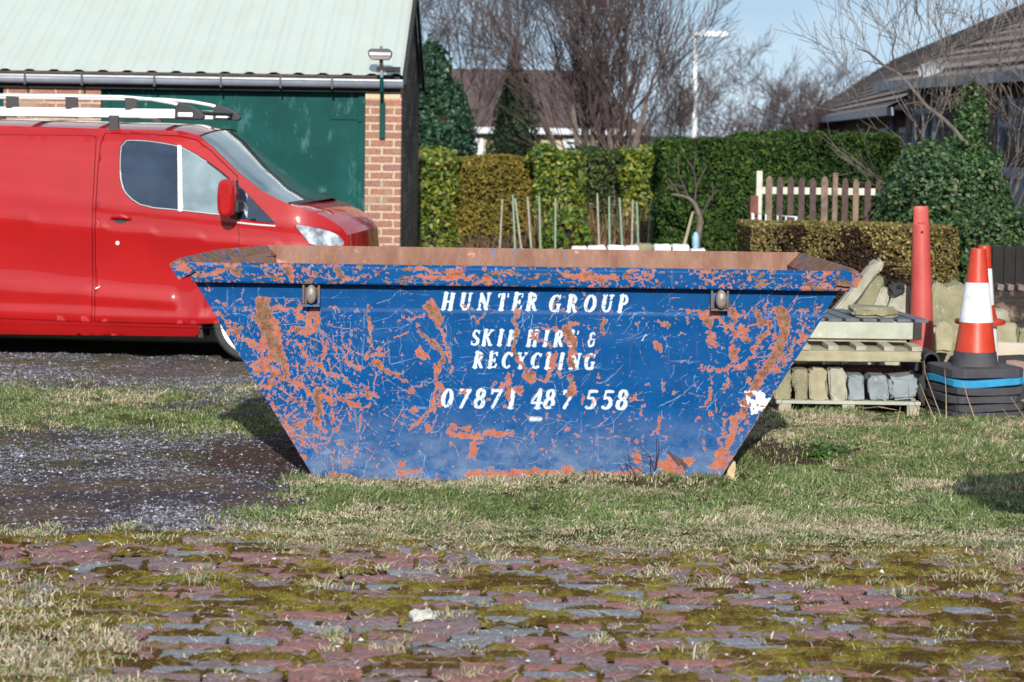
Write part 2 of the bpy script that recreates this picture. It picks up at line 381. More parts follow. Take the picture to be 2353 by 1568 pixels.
m.color(m.mix(1.0, m.mix(1.0, a, m.ramp(f1, .3, .7, (.35, .35, .35), (1.6, 1.6, 1.5)), 'MULTIPLY'), m.ramp(f2, .3, .7, (.6, .6, .6), (1.3, 1.3, 1.3)), 'MULTIPLY'))
m.rough(1.0); m.b.inputs['Specular IOR Level'].default_value = .1; m.bump(f1, 1.0, .012); MOSS = m.m
mo = npmesh('moss', Pm, F, MOSS, C, smooth=True); tag(mo, 'yellow-green and rusty moss cushions filling the paving joints', 'moss', kind='stuff')
# --------------------------------------------------------------- blades
GRASSM = vcol('grass_blade', .6, 30, .2, 0, trans=.25, spec=.35)
def blades(name, X, Y, Z, Hh, dry, lean=None, wid=.0028, flat=None, label='', cat='grass', rootcol=True, lay=False):
    n = len(X); ang = RNG.uniform(0, 2 * np.pi, n) if lean is None else lean + RNG.normal(0, .8, n)
    fl = RNG.beta(2.0, 1.3, n) * 1.4 if flat is None else flat
    dx, dy = np.cos(ang), np.sin(ang); wd = wid * RNG.uniform(.6, 1.5, n)
    pts = []
    for t in (0, .45, .8, 1.0):
        bend = fl * (t ** 1.8); hor = Hh * np.sin(np.clip(bend * 1.3, 0, 1.5)) * t; ver = Hh * t * np.cos(np.clip(bend * 1.35, 0, 1.5))
        if lay: hor = Hh * t; ver = .010 * np.sin(3.1 * t) + 0 * X
        pts.append((X + dx * hor, Y + dy * hor, Z + ver))
    # width vector mostly across the view so that blades show, random per blade
    wa = RNG.uniform(-.9, .9, n); wx, wy = np.cos(wa), np.sin(wa); ww = (1.0, .85, .5, 0)
    V = np.zeros((n, 7, 3), np.float32)
    for k in range(3):
        x, y, z = pts[k]
        V[:, 2 * k] = np.stack([x - wx * wd * ww[k], y - wy * wd * ww[k], z], 1); V[:, 2 * k + 1] = np.stack([x + wx * wd * ww[k], y + wy * wd * ww[k], z], 1)
    V[:, 6] = np.stack(pts[3], 1)
    b = np.arange(n)[:, None] * 7
    F = np.concatenate([b + np.array([0, 1, 3]), b + np.array([0, 3, 2]), b + np.array([2, 3, 5]), b + np.array([2, 5, 4]), b + np.array([4, 5, 6])])
    d = dry[:, None]; r = RNG.uniform(0, 1, (n, 1)); r2 = RNG.uniform(.75, 1.25, (n, 1))
    green = np.array([.055, .115, .028]) * (1 - r ** 1.6) + np.array([.30, .345, .135]) * r ** 1.6
    straw = np.array([.22, .15, .08]) * (1 - r) + np.array([.74, .64, .48]) * r
    C = (green * (1 - d) + straw * d) * r2; Cv = np.repeat(C[:, None], 7, 1)
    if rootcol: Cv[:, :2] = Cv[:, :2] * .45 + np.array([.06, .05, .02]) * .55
    o = npmesh(name, V.reshape(-1, 3), F, GRASSM, Cv.reshape(-1, 3)); return tag(o, label, cat, kind='stuff')
def scat(n, x0, x1, y0, y1): return RNG.uniform(x0, x1, n), RNG.uniform(y0, y1, n)
# right-hand turf
X, Y = scat(430000, -1.7, 4.6, 10.7, 18.6); z = g_zones(X, Y); cl = fbm(X * 7, Y * 7, 71, 3)
dens = z['right'] * (1 - z['brick']) * (1 - .93 * z['soilR']) * sstep(.14, .38, cl) * (.35 + .65 * sstep(18.6, 14, Y))
dens *= np.where((X > -1.14) & (X < 1.2) & (Y > 12.985) & (Y < 15), 0, 1) * np.where((X < -1.1) & (Y > 12.9), .0, 1)
k = RNG.uniform(0, 1, len(X)) < dens; X, Y = X[k], Y[k]
dr = fbm(X * 1.7, Y * 2.1, 81, 4) * .6 + fbm(X * 9, Y * 9, 82, 3) * .4 + .10 * sstep(12.1, 11.2, Y) + .04 * sstep(14.5, 16, Y)
tuft = fbm(X * 3.1, Y * 3.1, 83, 3); dryv = np.where(RNG.uniform(0, 1, len(X)) < sstep(.44, .66, dr) * .8 + .14, 1., 0.) * RNG.uniform(.75, 1, len(X))
Hh = (.024 + .050 * sstep(11.0, 11.7, Y) * sstep(.4, .7, tuft) * RNG.uniform(.5, 1.2, len(X))) * np.where(dryv > .5, .8, 1) * RNG.uniform(.6, 1.3, len(X))
Hh = np.where(np.abs(Y - 12.95) < .16, Hh + .015, Hh)
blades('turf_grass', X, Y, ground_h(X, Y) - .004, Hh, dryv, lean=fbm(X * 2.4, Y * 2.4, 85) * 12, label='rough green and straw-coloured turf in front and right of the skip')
# left strip behind the gravel
X, Y = scat(120000, -5, -.5, 14.2, 18.4); z = g_zones(X, Y); k = RNG.uniform(0, 1, len(X)) < z['strip'] * sstep(.3, .5, fbm(X * 6, Y * 6, 91, 3)) * .8 * (1 - .8 * z['soilL']); X, Y = X[k], Y[k]
dryv = (RNG.uniform(0, 1, len(X)) < .12 + .5 * sstep(.5, .65, fbm(X * 2, Y * 2, 95))).astype(float)
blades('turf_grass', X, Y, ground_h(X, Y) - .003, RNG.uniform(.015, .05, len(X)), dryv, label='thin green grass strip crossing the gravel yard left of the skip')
# fringe between gravel and paving, tufts in the joints, straw drifts
def tufts(cs, nper, r, h, dry, name, label, wid=.0025):
    X = []; Y = []; Dd = []; Hh = []; Ln = []; Fl = []
    for (cx, cy, s) in cs:
        m_ = int(nper * s * random.uniform(.5, 1.5)); a = RNG.uniform(0, 6.28, m_); q = np.abs(RNG.normal(0, r * s, m_))
        X.append(cx + np.cos(a) * q); Y.append(cy + np.sin(a) * q * .8); Ln.append(a); Fl.append(np.clip(RNG.normal(.75, .3, m_), 0, 1.2)); Hh.append(RNG.uniform(.35, 1.15, m_) * h * s)
        Dd.append((RNG.uniform(0, 1, m_) < dry(cx, cy)).astype(float))
    X = np.concatenate(X); Y = np.concatenate(Y)
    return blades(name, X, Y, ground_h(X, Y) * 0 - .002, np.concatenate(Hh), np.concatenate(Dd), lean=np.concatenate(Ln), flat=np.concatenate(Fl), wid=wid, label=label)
cs = [(random.uniform(-3, -.5), 11.12 + random.gauss(0, .10), random.uniform(.5, 1.1)) for _ in range(110)]
cs += [(random.uniform(-.7, 3), 11.0 + random.gauss(0, .14), random.uniform(.5, 1.2)) for _ in range(120)]
tufts(cs, 42, .05, .05, lambda x, y: .55, 'fringe_grass', 'pale grass tufts along the back edge of the brick paving')
cs = [(random.uniform(-2.2, 2.4), random.uniform(8.2, 11), random.uniform(.35, .85)) for _ in range(150)]
cs += [(random.uniform(.4, 2.6), random.uniform(9.9, 10.9), random.uniform(.6, 1.2)) for _ in range(50)]
cs += [G(x, y).to_tuple()[:2] + (s_,) for x, y, s_ in [(640, 1262, 1.5), (1060, 1322, 1.3), (455, 1345, 1.6), (740, 1355, 1.5), (1130, 1290, 1.6), (1700, 1300, 1.5), (910, 1500, 1.3), (1600, 1510, 1.3), (1480, 1400, 1.2), (1030, 1420, 1.2), (2080, 1370, 1.5), (1650, 1350, 1.4), (2200, 1330, 1.5), (760, 1470, 1.1), (1380, 1480, 1.0), (2300, 1320, 1.5)]]
tufts(cs, 34, .035, .055, lambda x, y: .62, 'joint_grass', 'small dry grass tufts growing out of the paving joints')
X, Y = scat(26000, -2.4, -1.1, 7.7, 10.6); k = RNG.uniform(0, 1, len(X)) < sstep(-1.40, -1.9, X + (Y - 9) * .25 + (fbm(X * 4, Y * 4, 120) - .5) * 1.3) * sstep(10.3, 9.5, Y) * .75; X, Y = X[k], Y[k]
blades('straw_grass', X, Y, X * 0, RNG.uniform(.015, .06, len(X)), (RNG.uniform(0, 1, len(X)) < .72).astype(float), flat=np.clip(RNG.normal(.8, .3, len(X)), 0, 1.2), label='bleached straw-like grass covering the paving at the bottom left')
# lying straw
n = 9000; X = np.concatenate([RNG.uniform(-1.0, 3, n // 3), RNG.uniform(-2.4, 3, n // 3), RNG.uniform(-2.4, 2.8, n // 3)]); Y = np.concatenate([RNG.normal(11.0, .25, n // 3), RNG.uniform(8, 16, n // 3), RNG.uniform(7.8, 11.2, n // 3)])
k = ~((Y > 12.95) & (Y < 15) & (np.abs(X) < 1.4)) & ~((X < -.9) & (Y > 11.2)); X, Y = X[k], Y[k]
blades('straw_litter', X, Y, ground_h(X, Y) * (Y > 11.1) + .010 + .02 * (Y > 11.1), RNG.uniform(.02, .17, len(X)) ** 1.2 * 1.3, np.ones(len(X)), lay=True, wid=.0017, rootcol=False, label='long dead straw stalks lying across turf and paving')
# white pebbles on the paving
n = 260; X = RNG.uniform(-2.2, 2.6, n); Y = RNG.uniform(8.1, 11.2, n); S = RNG.gamma(2.5, .0016, n) + .002
stones('pebbles', np.stack([X, Y, np.full(n, .014)], 1), S, np.repeat([[.72, .7, .66]], n, 0) * RNG.uniform(.6, 1, (n, 1)), GRAV); tag(bpy.data.objects['pebbles'], 'tiny pale pebbles scattered over the mossy brick paving', 'pebbles', kind='stuff')
def rockbox(name, c, d, mat, rot=(0, 0, 0), rough=.012, seed=0, cuts=3, bevel=.012, label=None, cat=None, group=None):
    bm = bmesh.new(); bmesh.ops.create_cube(bm, size=1); bmesh.ops.subdivide_edges(bm, edges=bm.edges[:], cuts=cuts, use_grid_fill=True)
    rr = random.Random(seed)
    for v in bm.verts:
        v.co = Vector((v.co.x * d[0], v.co.y * d[1], v.co.z * d[2])) + Vector([rr.gauss(0, rough) for _ in range(3)])
    me = bpy.data.meshes.new(name); bm.to_mesh(me); bm.free(); me.materials.append(mat)
    for p in me.polygons: p.use_smooth = True
    me.set_sharp_from_angle(angle=math.radians(45))
    o = bpy.data.objects.new(name, me); COL.objects.link(o); o.location = c; o.rotation_euler = rot
    if bevel: b = o.modifiers.new('bevel', 'BEVEL'); b.width = bevel; b.segments = 2; b.limit_method = 'ANGLE'; b.angle_limit = math.radians(50)
    return tag(o, label, cat, group)
WSTONE = simple('white_stone', (.62, .6, .56), (.45, .44, .42), 30, .8, bump=.5)
p = G(968, 1425); rockbox('white_stone', (p.x, p.y, .018), (.085, .05, .03), WSTONE, (.15, -.2, .2), .006, 3, 2, .004, 'flat white stone lying on the paving in front of the skip', 'stone')

# fuzz of shoots on the moss
X, Y = MOSSP[:, 0] + RNG.uniform(-.006, .006, len(MOSSP)), MOSSP[:, 1] + RNG.uniform(-.006, .006, len(MOSSP)); n = len(X); hh = RNG.uniform(.004, .011, n); a = RNG.uniform(-.004, .004, (n, 2))
V = np.zeros((n, 3, 3)); z0 = MOSSP[:, 2] - .003; V[:, 0] = np.stack([X - .0028, Y, z0], 1); V[:, 1] = np.stack([X + .0028, Y, z0], 1); V[:, 2] = np.stack([X + a[:, 0], Y + a[:, 1], z0 + hh], 1)
t = np.clip((fbm(X * 6, Y * 9, 60, 4) - .35) * 3 + RNG.normal(0, .25, n), 0, 1)[:, None]; C = np.array([.12, .07, .02]) * (1 - t) + np.array([.34, .28, .05]) * t
tag(npmesh('moss_shoots', V.reshape(-1, 3), np.arange(n * 3).reshape(-1, 3), MOSS, np.repeat(C * RNG.uniform(.6, 1.3, (n, 1)), 3, 0)), 'fine upright moss shoots fuzzing the cushions in the paving', 'moss', kind='stuff')
# ================================================================== SKIP
def P7(x, y): return 360 + x * .4082, 520 + y * .4082
def P8(x, y): return 1160 + x * .4082, 520 + y * .4082
def P3(x, y): return 960 + x * .238, 640 + y * .238
def segd(DX, DY, a, b):
    ax, ay = a; bx, by = b; vx, vy = bx - ax, by - ay; l2 = vx * vx + vy * vy + 1e-9
    t = np.clip(((DX - ax) * vx + (DY - ay) * vy) / l2, 0, 1)
    return np.hypot(DX - ax - t * vx, DY - ay - t * vy), t
def stroke(M, DX, DY, pts, w0, w1=None, soft=3.0, k=1.0):
    """raise mask M (values .5 on the outline) along a polyline in photo pixels"""
    w1 = w0 if w1 is None else w1; pad = max(w0, w1) + soft * 2 + 4; xs = [p[0] for p in pts]; ys = [p[1] for p in pts]
    x0, x1, y0, y1 = min(xs) - pad, max(xs) + pad, min(ys) - pad, max(ys) + pad
    sel = (DX > x0) & (DX < x1) & (DY > y0) & (DY < y1); idx = np.nonzero(sel)[0]
    if len(idx) == 0: return
    X = DX[idx]; Y = DY[idx]; best = np.full(len(idx), 1e9); n = max(1, len(pts) - 1)
    if len(pts) == 1: best = np.hypot(X - pts[0][0], Y - pts[0][1]) - w0 / 2
    for i in range(len(pts) - 1):
        d, t = segd(X, Y, pts[i], pts[i + 1]); tt = (i + t) / n; best = np.minimum(best, d - (w0 + (w1 - w0) * tt) / 2)
    v = np.clip(.5 - best / (2 * soft), 0, k); M[idx] = np.maximum(M[idx], v)
# paint damage read off the photo: (kind, crop, points, widths)
ORANGE7 = [([(840,560),(880,470)],38),([(760,575),(870,585),(910,500)],34),([(780,490),(840,520)],34),([(960,640),(930,740)],26),([(800,650),(840,740),(850,780)],32),
 ([(1040,560),(1050,650),(1110,760)],7),([(1060,755),(1160,810)],20),([(1090,590),(1095,700)],5),([(1190,740),(1290,710)],22),([(1250,680),(1260,720)],24),([(1230,770),(1410,880)],28),
 ([(540,790),(640,800),(700,860),(800,890),(870,940),(940,960),(1000,1010)],30),([(560,830),(640,740)],36),([(640,860),(740,940)],16),([(740,960),(840,1010)],20),([(880,760),(960,830),(1020,850)],24),
 ([(930,880),(1010,950),(1100,1000)],20),([(1100,1010),(1150,1010),(1160,1080),(1145,1160)],17),([(1080,1040),(1100,1100)],15),([(1060,1060),(1010,1150),(940,1220),(850,1235),(800,1180)],14),
 ([(860,1160),(960,1210)],16),([(1010,1225),(1130,1265)],9),([(900,1100),(940,1150)],36),([(870,1050)],28),([(420,540),(450,600),(500,640)],28),([(480,350),(490,450),(540,520)],8),([(350,490),(410,560)],14),
 ([(500,620),(560,680),(620,760)],16),([(640,990),(690,1080)],20),([(720,1100),(780,1160)],26),([(700,1120),(740,1080)],16),([(1480,700),(1515,745)],50),([(1500,505),(1440,520),(1370,530)],12),
 ([(1560,780),(1575,900),(1555,1040)],26),([(1540,1040),(1430,1140)],18),([(1540,850),(1400,930)],7),([(1515,1130),(1550,1160)],22),([(1580,1060),(1550,1150)],10),([(1430,935)],38),([(1445,1020)],40),
 ([(1640,1155),(1700,1175),(1860,1170),(2000,1160)],38),([(1650,1125),(1760,1135)],30),([(1790,1220),(1780,1280)],50),([(1830,1220)],24),([(1785,1290),(1785,1335)],8),([(1385,1330)],42),([(1350,1390),(1420,1375),(1490,1372)],28),
 ([(1750,1400),(1850,1385),(2050,1395)],36),([(260,280),(320,255),(400,230),(460,215)],26),([(1940,920),(1985,840)],28),([(1985,880),(1990,960)],22),([(1785,1010)],26),([(280,320),(300,360)],10),
 ([(560,470),(700,460),(760,470)],26),([(650,520),(690,600),(700,700)],40),([(590,640),(600,740),(560,790)],30),([(1600,560),(1640,700),(1665,790)],18),([(1600,890),(1610,960)],14),([(270,350),(320,352)],12),
 ([(330,430),(390,440)],10),([(700,430),(820,425)],8),([(970,460),(1040,468)],12),([(1120,470),(1150,475)],8),([(1770,520),(1800,550),(1850,490)],16),([(1700,430),(1790,470)],8),([(900,290),(1000,285)],5),
 ([(860,240),(880,225)],16),([(700,240),(720,230)],14),([(1460,240),(1600,260)],20),([(1460,285),(1720,300)],26),([(1050,300),(1170,290)],10),([(1640,260),(1780,290)],34),([(1900,250),(2050,280)],12)]
RUST7 = [([(600,450),(610,560),(670,680),(690,740)],84),([(700,700),(735,830)],34),([(1540,450),(1590,540)],46),([(1490,600),(1560,660),(1620,720),(1590,780),(1580,900)],20),([(915,920),(915,1080)],32),
 ([(900,790),(1030,850),(1260,965)],8),([(1050,960),(1200,945)],16),([(1190,450),(1195,740)],9),([(1215,770),(1390,865)],14),([(980,1410),(1080,1420)],36),([(430,230),(460,290)],22),([(1010,230),(1050,290)],14),
 ([(560,530),(640,640)],24),([(1590,1000),(1600,940)],12),([(740,230),(760,300)],8),([(1660,270),(1720,290)],14),([(440,560),(470,590)],24),([(640,840),(760,870)],12),([(930,640),(940,700)],8),([(1225,560),(1240,300)],0)]
ORANGE8 = [([(270,740),(262,800),(230,865)],42),([(310,830)],26),([(520,700),(440,730)],18),([(380,700)],44),([(20,950),(25,880),(35,830)],36),([(370,545),(405,550)],30),([(170,560),(220,560),(300,590)],12),
 ([(1100,490),(1200,515),(1240,570)],36),([(1150,600),(1185,665)],46),([(1200,640),(1230,690)],13),([(1340,570),(1360,640)],38),([(1320,490),(1350,520)],20),([(1475,600),(1400,690)],34),([(1395,720)],26),
 ([(1160,800),(1240,802),(1330,790),(1375,735)],24),([(1262,810),(1252,880)],16),([(1370,870)],28),([(1662,490),(1662,640)],12),([(1665,620),(1572,780)],13),([(1782,450),(1730,490)],10),([(1490,680),(1430,790)],3),
 ([(1150,920),(1155,960),(1135,1010)],22),([(1500,480),(1600,478)],22),([(1630,480),(1690,480)],13),([(980,465),(1080,480)],16),([(1020,515),(1080,520)],5),([(1100,485),(1240,478)],22),([(860,680)],48),([(885,700),(850,660)],26),
 ([(900,640),(940,600)],9),([(750,545)],18),([(1000,770),(1050,740)],5),([(1240,1080),(1222,1180),(1208,1260)],11),([(1300,1080),(1270,1200),(1215,1290),(1180,1360)],50),([(1325,1150)],34),([(1320,1080)],44),([(870,1085),(862,1170)],32),
 ([(780,1000),(770,1060)],16),([(700,1085)],24),([(790,1090)],20),([(1115,1210),(1125,1270)],11),([(1105,1075),(1080,1110)],10),([(740,1280),(752,1330)],38),([(742,1220)],24),([(880,1340),(950,1335),(1040,1315)],56),([(900,1380),(1000,1380)],50),
 ([(930,1290),(940,1310)],30),([(40,1385),(400,1390),(560,1400),(700,1395)],36),([(350,1370)],50),([(510,1180),(600,1190),(700,1200)],7),([(260,1200),(278,1260)],8),([(205,1245)],16),([(400,1182)],18),([(510,960),(517,1080)],7),([(300,1085)],28),
 ([(350,280),(500,290),(640,295)],34),([(180,285)],22),([(1385,290)],24),([(1800,270),(1780,330)],14),([(1500,338),(1780,338)],7),([(1170,300),(1250,280)],12),([(1480,255),(1520,262)],12),([(300,260),(460,270)],16),([(700,290),(800,300)],10),
 ([(1890,270),(1960,320)],16),([(1910,300),(1980,310)],16),([(270,460),(290,410),(330,400)],12),([(340,360),(430,370),(470,400)],5),([(390,430),(400,470)],9),([(60,460),(66,560),(56,700),(118,830)],20),([(330,620),(360,700)],14),([(480,560),(500,600)],10),
 ([(1280,560),(1310,610),(1330,640)],18),([(1290,690),(1300,760)],44),([(1580,500),(1600,600)],14),([(1110,520),(1150,560)],40),([(20,1160)],34),([(60,1090)],20),([(150,880),(200,860)],14),([(440,940),(430,1000)],10),([(190,600)],20),([(1360,1000)],46),
 ([(1380,990),(1420,1000)],14),([(1090,800),(1115,790)],16),([(1010,600),(990,610)],14),([(1225,912),(1250,905)],8),([(640,1390),(760,1380)],30),([(160,1370),(330,1390)],28)]
RUST8 = [([(55,460),(65,560),(55,700),(118,830)],13),([(140,850)],56),([(345,585),(390,680)],46),([(370,750),(385,790)],34),([(378,850),(384,890)],24),([(370,935)],52),([(90,920)],42),([(560,535),(545,600)],20),([(140,620),(200,632),(280,680)],8),
 ([(1125,530),(1150,545)],36),([(1150,550),(1148,690)],12),([(1290,490),(1300,525)],46),([(1265,560),(1325,640)],9),([(1405,490),(1440,540),(1480,560)],30),([(1555,485),(1578,560),(1560,640),(1530,720),(1480,790),(1440,860),(1400,900)],50,40),
 ([(1300,690),(1290,740)],26),([(1335,1000),(1345,1050)],36),([(860,530),(920,560)],18),([(860,690)],20),([(30,900),(25,960)],14),([(1520,480),(1560,478)],16),([(1360,960),(1400,920)],24),([(800,885)],12),([(890,870),(892,920)],4),
 ([(520,300),(560,305)],14),([(1420,470)],16),([(1450,300),(1480,305)],7),([(700,250),(760,255)],6),([(590,200),(600,260)],0)]
WHITE8 = [([(1440,960),(1465,985)],62),([(1395,1005),(1430,1030)],40),([(1350,955),(1380,1000)],18),([(1400,1045)],30),([(1320,1000),(1350,1020)],10),([(1410,940),(1350,935)],8)]
def wear_masks(DX, DY, face=True):
    n1 = (fbm(DX / 16., DY / 16., 201, 5) - .5) * 24; n2 = (fbm(DX / 16., DY / 16., 301, 5) - .5) * 24
    m1 = (fbm(DX / 4.2, DY / 4.2, 211, 3) - .5) * 8; m2 = (fbm(DX / 4.2, DY / 4.2, 311, 3) - .5) * 8
    X = DX + n1 + m1; Y = DY + n2 + m2; X2 = DX + n1 * .22 + m1 * .22; Y2 = DY + n2 * .22 + m2 * .22; XT = DX + m1 * .3; YT = DY + m2 * .3
    O = np.zeros(len(DX)); R = np.zeros(len(DX)); Wh = np.zeros(len(DX)); T = np.zeros(len(DX)); S = np.zeros(len(DX))
    global SCR
    for src, Pf in ((ORANGE7, P7), (ORANGE8, P8)):
        for s in src:
            if s[1] > 0: stroke(O, X, Y, [Pf(*p) for p in s[0]], s[1] * .4082 * .92, (s[2] if len(s) > 2 else s[1]) * .4082 * .75)
    for src, Pf in ((RUST7, P7), (RUST8, P8)):
        for s in src:
            if s[1] > 0:
                pp = [Pf(*p) for p in s[0]]; wd = s[1] * .4082; stroke(R, X, Y, pp, wd * .95, wd * .7); stroke(O, X, Y, pp, wd * 1.1 + 3.5, wd * .9 + 2)
    for s in WHITE8: stroke(Wh, X, Y, [P8(*p) for p in s[0]], s[1] * .4082)
    rr = random.Random(11)
    if face:
        # thin scratches, thickest in the left third and at the right end, all below the fold
        for k in range(760):
            zone = rr.random()
            if zone < .42: x = rr.gauss(640, 75); y = rr.uniform(700, 1010)
            elif zone < .62: x = rr.gauss(800, 80); y = rr.uniform(740, 1060)
            elif zone < .84: x = rr.gauss(1790, 70); y = rr.uniform(705, 1040)
            else: x = rr.uniform(500, 1900); y = rr.uniform(660, 1100)
            a = rr.gauss(.9, .6) * (1 if x < 1150 else -1) + (rr.random() < .3) * 1.2; l = rr.uniform(6, 30) if rr.random() < .6 else rr.uniform(30, 120); c = rr.gauss(0, .35)
            pts = [(x + math.cos(a + c * t) * l * t, y + math.sin(a + c * t) * l * t) for t in (0, .33, .66, 1)]
            stroke(O, X2, Y2, pts, rr.choice([.4, .8, 1.2, 1.8, 3.4]), .2, soft=1.3, k=rr.uniform(.5, .9))
        for k in range(560):
            x = rr.uniform(470, 1920); y = rr.uniform(650, 1105) if rr.random() < .85 else rr.uniform(715, 760); z_ = rr.random(); a = rr.gauss(.8, .5) * (1 if x < 1150 else -1) if z_ < .55 else rr.gauss(0, .12) if z_ < .8 else rr.gauss(1.57, .15); l = rr.expovariate(1 / 26.) + 5; c = rr.gauss(0, .35)
            pts = [(x + math.cos(a + c * t) * l * t, y + math.sin(a + c * t) * l * t) for t in (0, .5, 1)]
            stroke(S, X2, Y2, pts, rr.uniform(.2, 1.3), .2, soft=1.2, k=rr.uniform(.25, .8))
        cx = np.where(DX < 1150, sstep(940, 560, DX), sstep(1560, 1780, DX))
        # flecks of chipped paint everywhere, more of them near the damage and along the bottom
        fl = fbm(DX / 5.5, DY / 5.5, 401, 3); fl2 = fbm(DX / 38., DY / 38., 411, 3)
        b = sstep(1078, 1108, DY + (fl2 - .5) * 30)
        e = sstep(520, 470, DX - (DY - 640) * .6 + 8) + 0
        left_edge = sstep(26, 0, DX - (445 + (DY - 640) * .602)); 
        th = .815 - .10 * cx * sstep(.42, .6, fl2) * (DY > 700) - .20 * b - .12 * left_edge - .05 * sstep(.5, .7, fl2)
        th = th + .06 * (DY < 700)
        O = np.maximum(O, np.clip(.5 + (fl - th) * 9, 0, .95))
        big = fbm(DX / 17., DY / 17., 421, 4)
        O = np.maximum(O, np.clip(.5 + (big - (.765 - .16 * cx * sstep(.45, .62, fl2) - .08 * b)) * 9, 0, .95) * (DY > 702))
        rb = fbm(DX / 9., DY / 9., 431, 4); R = np.maximum(R, np.clip(.5 + (rb - .58) * 8, 0, 1) * np.clip((O - .5) * 4, 0, 1) * cx)
        O = O - np.clip((fbm(DX / 4.5, DY / 4.5, 451, 3) - .60) * 6, 0, .6) * (O < 2); R = R - np.clip((fbm(DX / 7., DY / 9., 461, 4) - .54) * 7, 0, .6)
        letters(T, XT, YT)
        T *= 1 - np.clip((fbm(DX / 6., DY / 6., 447, 3) - .68) * 9, 0, .8)
        stroke(T, XT, YT, [P8(150, 1085), P8(200, 1085)], 8, 5, soft=7, k=.75)
        stroke(T, X, Y, [P8(790, 610), P8(780, 640)], 3, 1, soft=2, k=.6)
    else:
        fl = fbm(DX / 6., DY / 4.5, 501, 4); fl2 = fbm(DX / 70., DY / 30., 511, 3)
        O = np.maximum(O, np.clip(.5 + (fl - (.70 - .16 * sstep(.42, .62, fl2))) * 9, 0, .95))
        rb = fbm(DX / 14., DY / 6., 531, 4); R = np.maximum(R, np.clip(.5 + (rb - .63) * 8, 0, .9))
    SCR = S
    return O, R, Wh, T
# stencil letters: strokes in a unit box (x right, y up); w = thick stroke, h = hairline
TH, TN = .205, .115
def A_(cx, cy, rx, ry, a0, a1, thick=TH, thin=TN, n=14):
    out = []
    for i in range(n):
        t0 = math.radians(a0 + (a1 - a0) * i / n); t1 = math.radians(a0 + (a1 - a0) * (i + 1) / n); tm = (t0 + t1) / 2
        out.append((cx + rx * math.cos(t0), cy + ry * math.sin(t0), cx + rx * math.cos(t1), cy + ry * math.sin(t1), thin + (thick - thin) * abs(math.cos(tm)) ** 1.3))
    return out
def V_(x, w=TH, y0=.03, y1=.97): return [(x, y0, x, y1, w), (x - .13, .02, x + .13, .02, .05), (x - .13, .98, x + .13, .98, .05)]
GL = {'H': V_(.17) + V_(.66) + [(.24, .5, .58, .5, TN)], 'U': [(.17, .95, .17, .3, TH), (.05, .98, .3, .98, .05), (.66, .95, .66, .3, TN), (.54, .98, .78, .98, .05)] + A_(.415, .3, .245, .27, 190, 350, .13),
 'N': [(.15, .03, .15, .97, TN), (.04, .02, .28, .02, .05), (.17, .93, .66, .08, TH), (.68, .03, .68, .97, TN), (.58, .98, .8, .98, .05)], 'T': [(.36, .03, .36, .9, TH), (.22, .02, .5, .02, .05), (.03, .94, .7, .94, .08), (.04, .8, .04, .94, .05), (.69, .8, .69, .94, .05)],
 'E': V_(.17) + [(.24, .95, .6, .95, .08), (.24, .5, .48, .5, .07), (.24, .05, .62, .05, .08), (.6, .8, .6, .94, .05), (.63, .05, .65, .22, .05), (.48, .4, .48, .6, .05)],
 'R': V_(.17) + A_(.34, .74, .2, .22, -85, 85, .17) + [(.26, .95, .36, .95, .06), (.26, .51, .36, .51, .06), (.36, .5, .64, .04, .17), (.6, .02, .74, .02, .05)],
 'G': A_(.42, .5, .32, .46, 60, 305) + [(.66, .06, .66, .42, .15), (.55, .44, .76, .44, .05), (.66, .78, .68, .95, .05)], 'O': A_(.42, .5, .31, .46, 100, 260) + A_(.42, .5, .31, .46, -80, 80), 'P': V_(.17) + A_(.34, .72, .21, .24, -85, 85, .15) + [(.26, .95, .34, .95, .06), (.26, .47, .34, .47, .06)],
 'S': A_(.34, .73, .2, .22, 40, 245, .15, .08) + A_(.34, .27, .23, .24, -140, 75, .17, .08) + [(.2, .62, .5, .4, .16), (.55, .78, .56, .93, .05), (.1, .06, .1, .24, .05)], 'K': V_(.17) + [(.27, .48, .62, .95, TN), (.34, .55, .66, .05, .16), (.52, .98, .74, .98, .05), (.58, .02, .78, .02, .05)],
 'I': V_(.17), 'C': A_(.42, .5, .32, .46, 55, 305) + [(.66, .78, .68, .95, .05)], 'Y': [(.36, .03, .36, .45, TH), (.22, .02, .5, .02, .05), (.34, .48, .1, .95, .15), (.38, .48, .64, .95, TN), (.02, .98, .24, .98, .05), (.54, .98, .74, .98, .05)], 'L': V_(.17) + [(.24, .05, .6, .05, .08), (.62, .05, .64, .26, .05)],
 '&': A_(.34, .76, .16, .2, 30, 260, .13, .07) + A_(.32, .28, .22, .24, 95, 330, .15, .07) + [(.48, .5, .56, .5, .05), (.5, .1, .6, .45, .06)],
 '0': A_(.36, .5, .26, .44, 100, 260, .2, .08) + A_(.36, .5, .26, .44, -80, 80, .2, .08), '7': [(.08, .9, .66, .9, .13), (.07, .76, .07, .93, .06), (.6, .82, .26, .04, .13)],
 '8': A_(.36, .74, .2, .21, 15, 165, .17, .1) + A_(.36, .74, .2, .21, 195, 345, .17, .1) + A_(.36, .27, .25, .24, 15, 165, .19, .1) + A_(.36, .27, .25, .24, 195, 345, .19, .1), '1': [(.36, .04, .36, .95, .2), (.18, .84, .32, .93, .07), (.2, .02, .52, .02, .05)],
 '4': [(.5, .03, .5, .3, .18), (.5, .42, .5, .95, .18), (.36, .02, .64, .02, .05), (.44, .92, .08, .38, .08), (.06, .3, .74, .3, .09)], '5': [(.2, .92, .62, .92, .13), (.18, .88, .15, .56, .08)] + A_(.33, .32, .26, .27, -130, 110, .2, .09)}
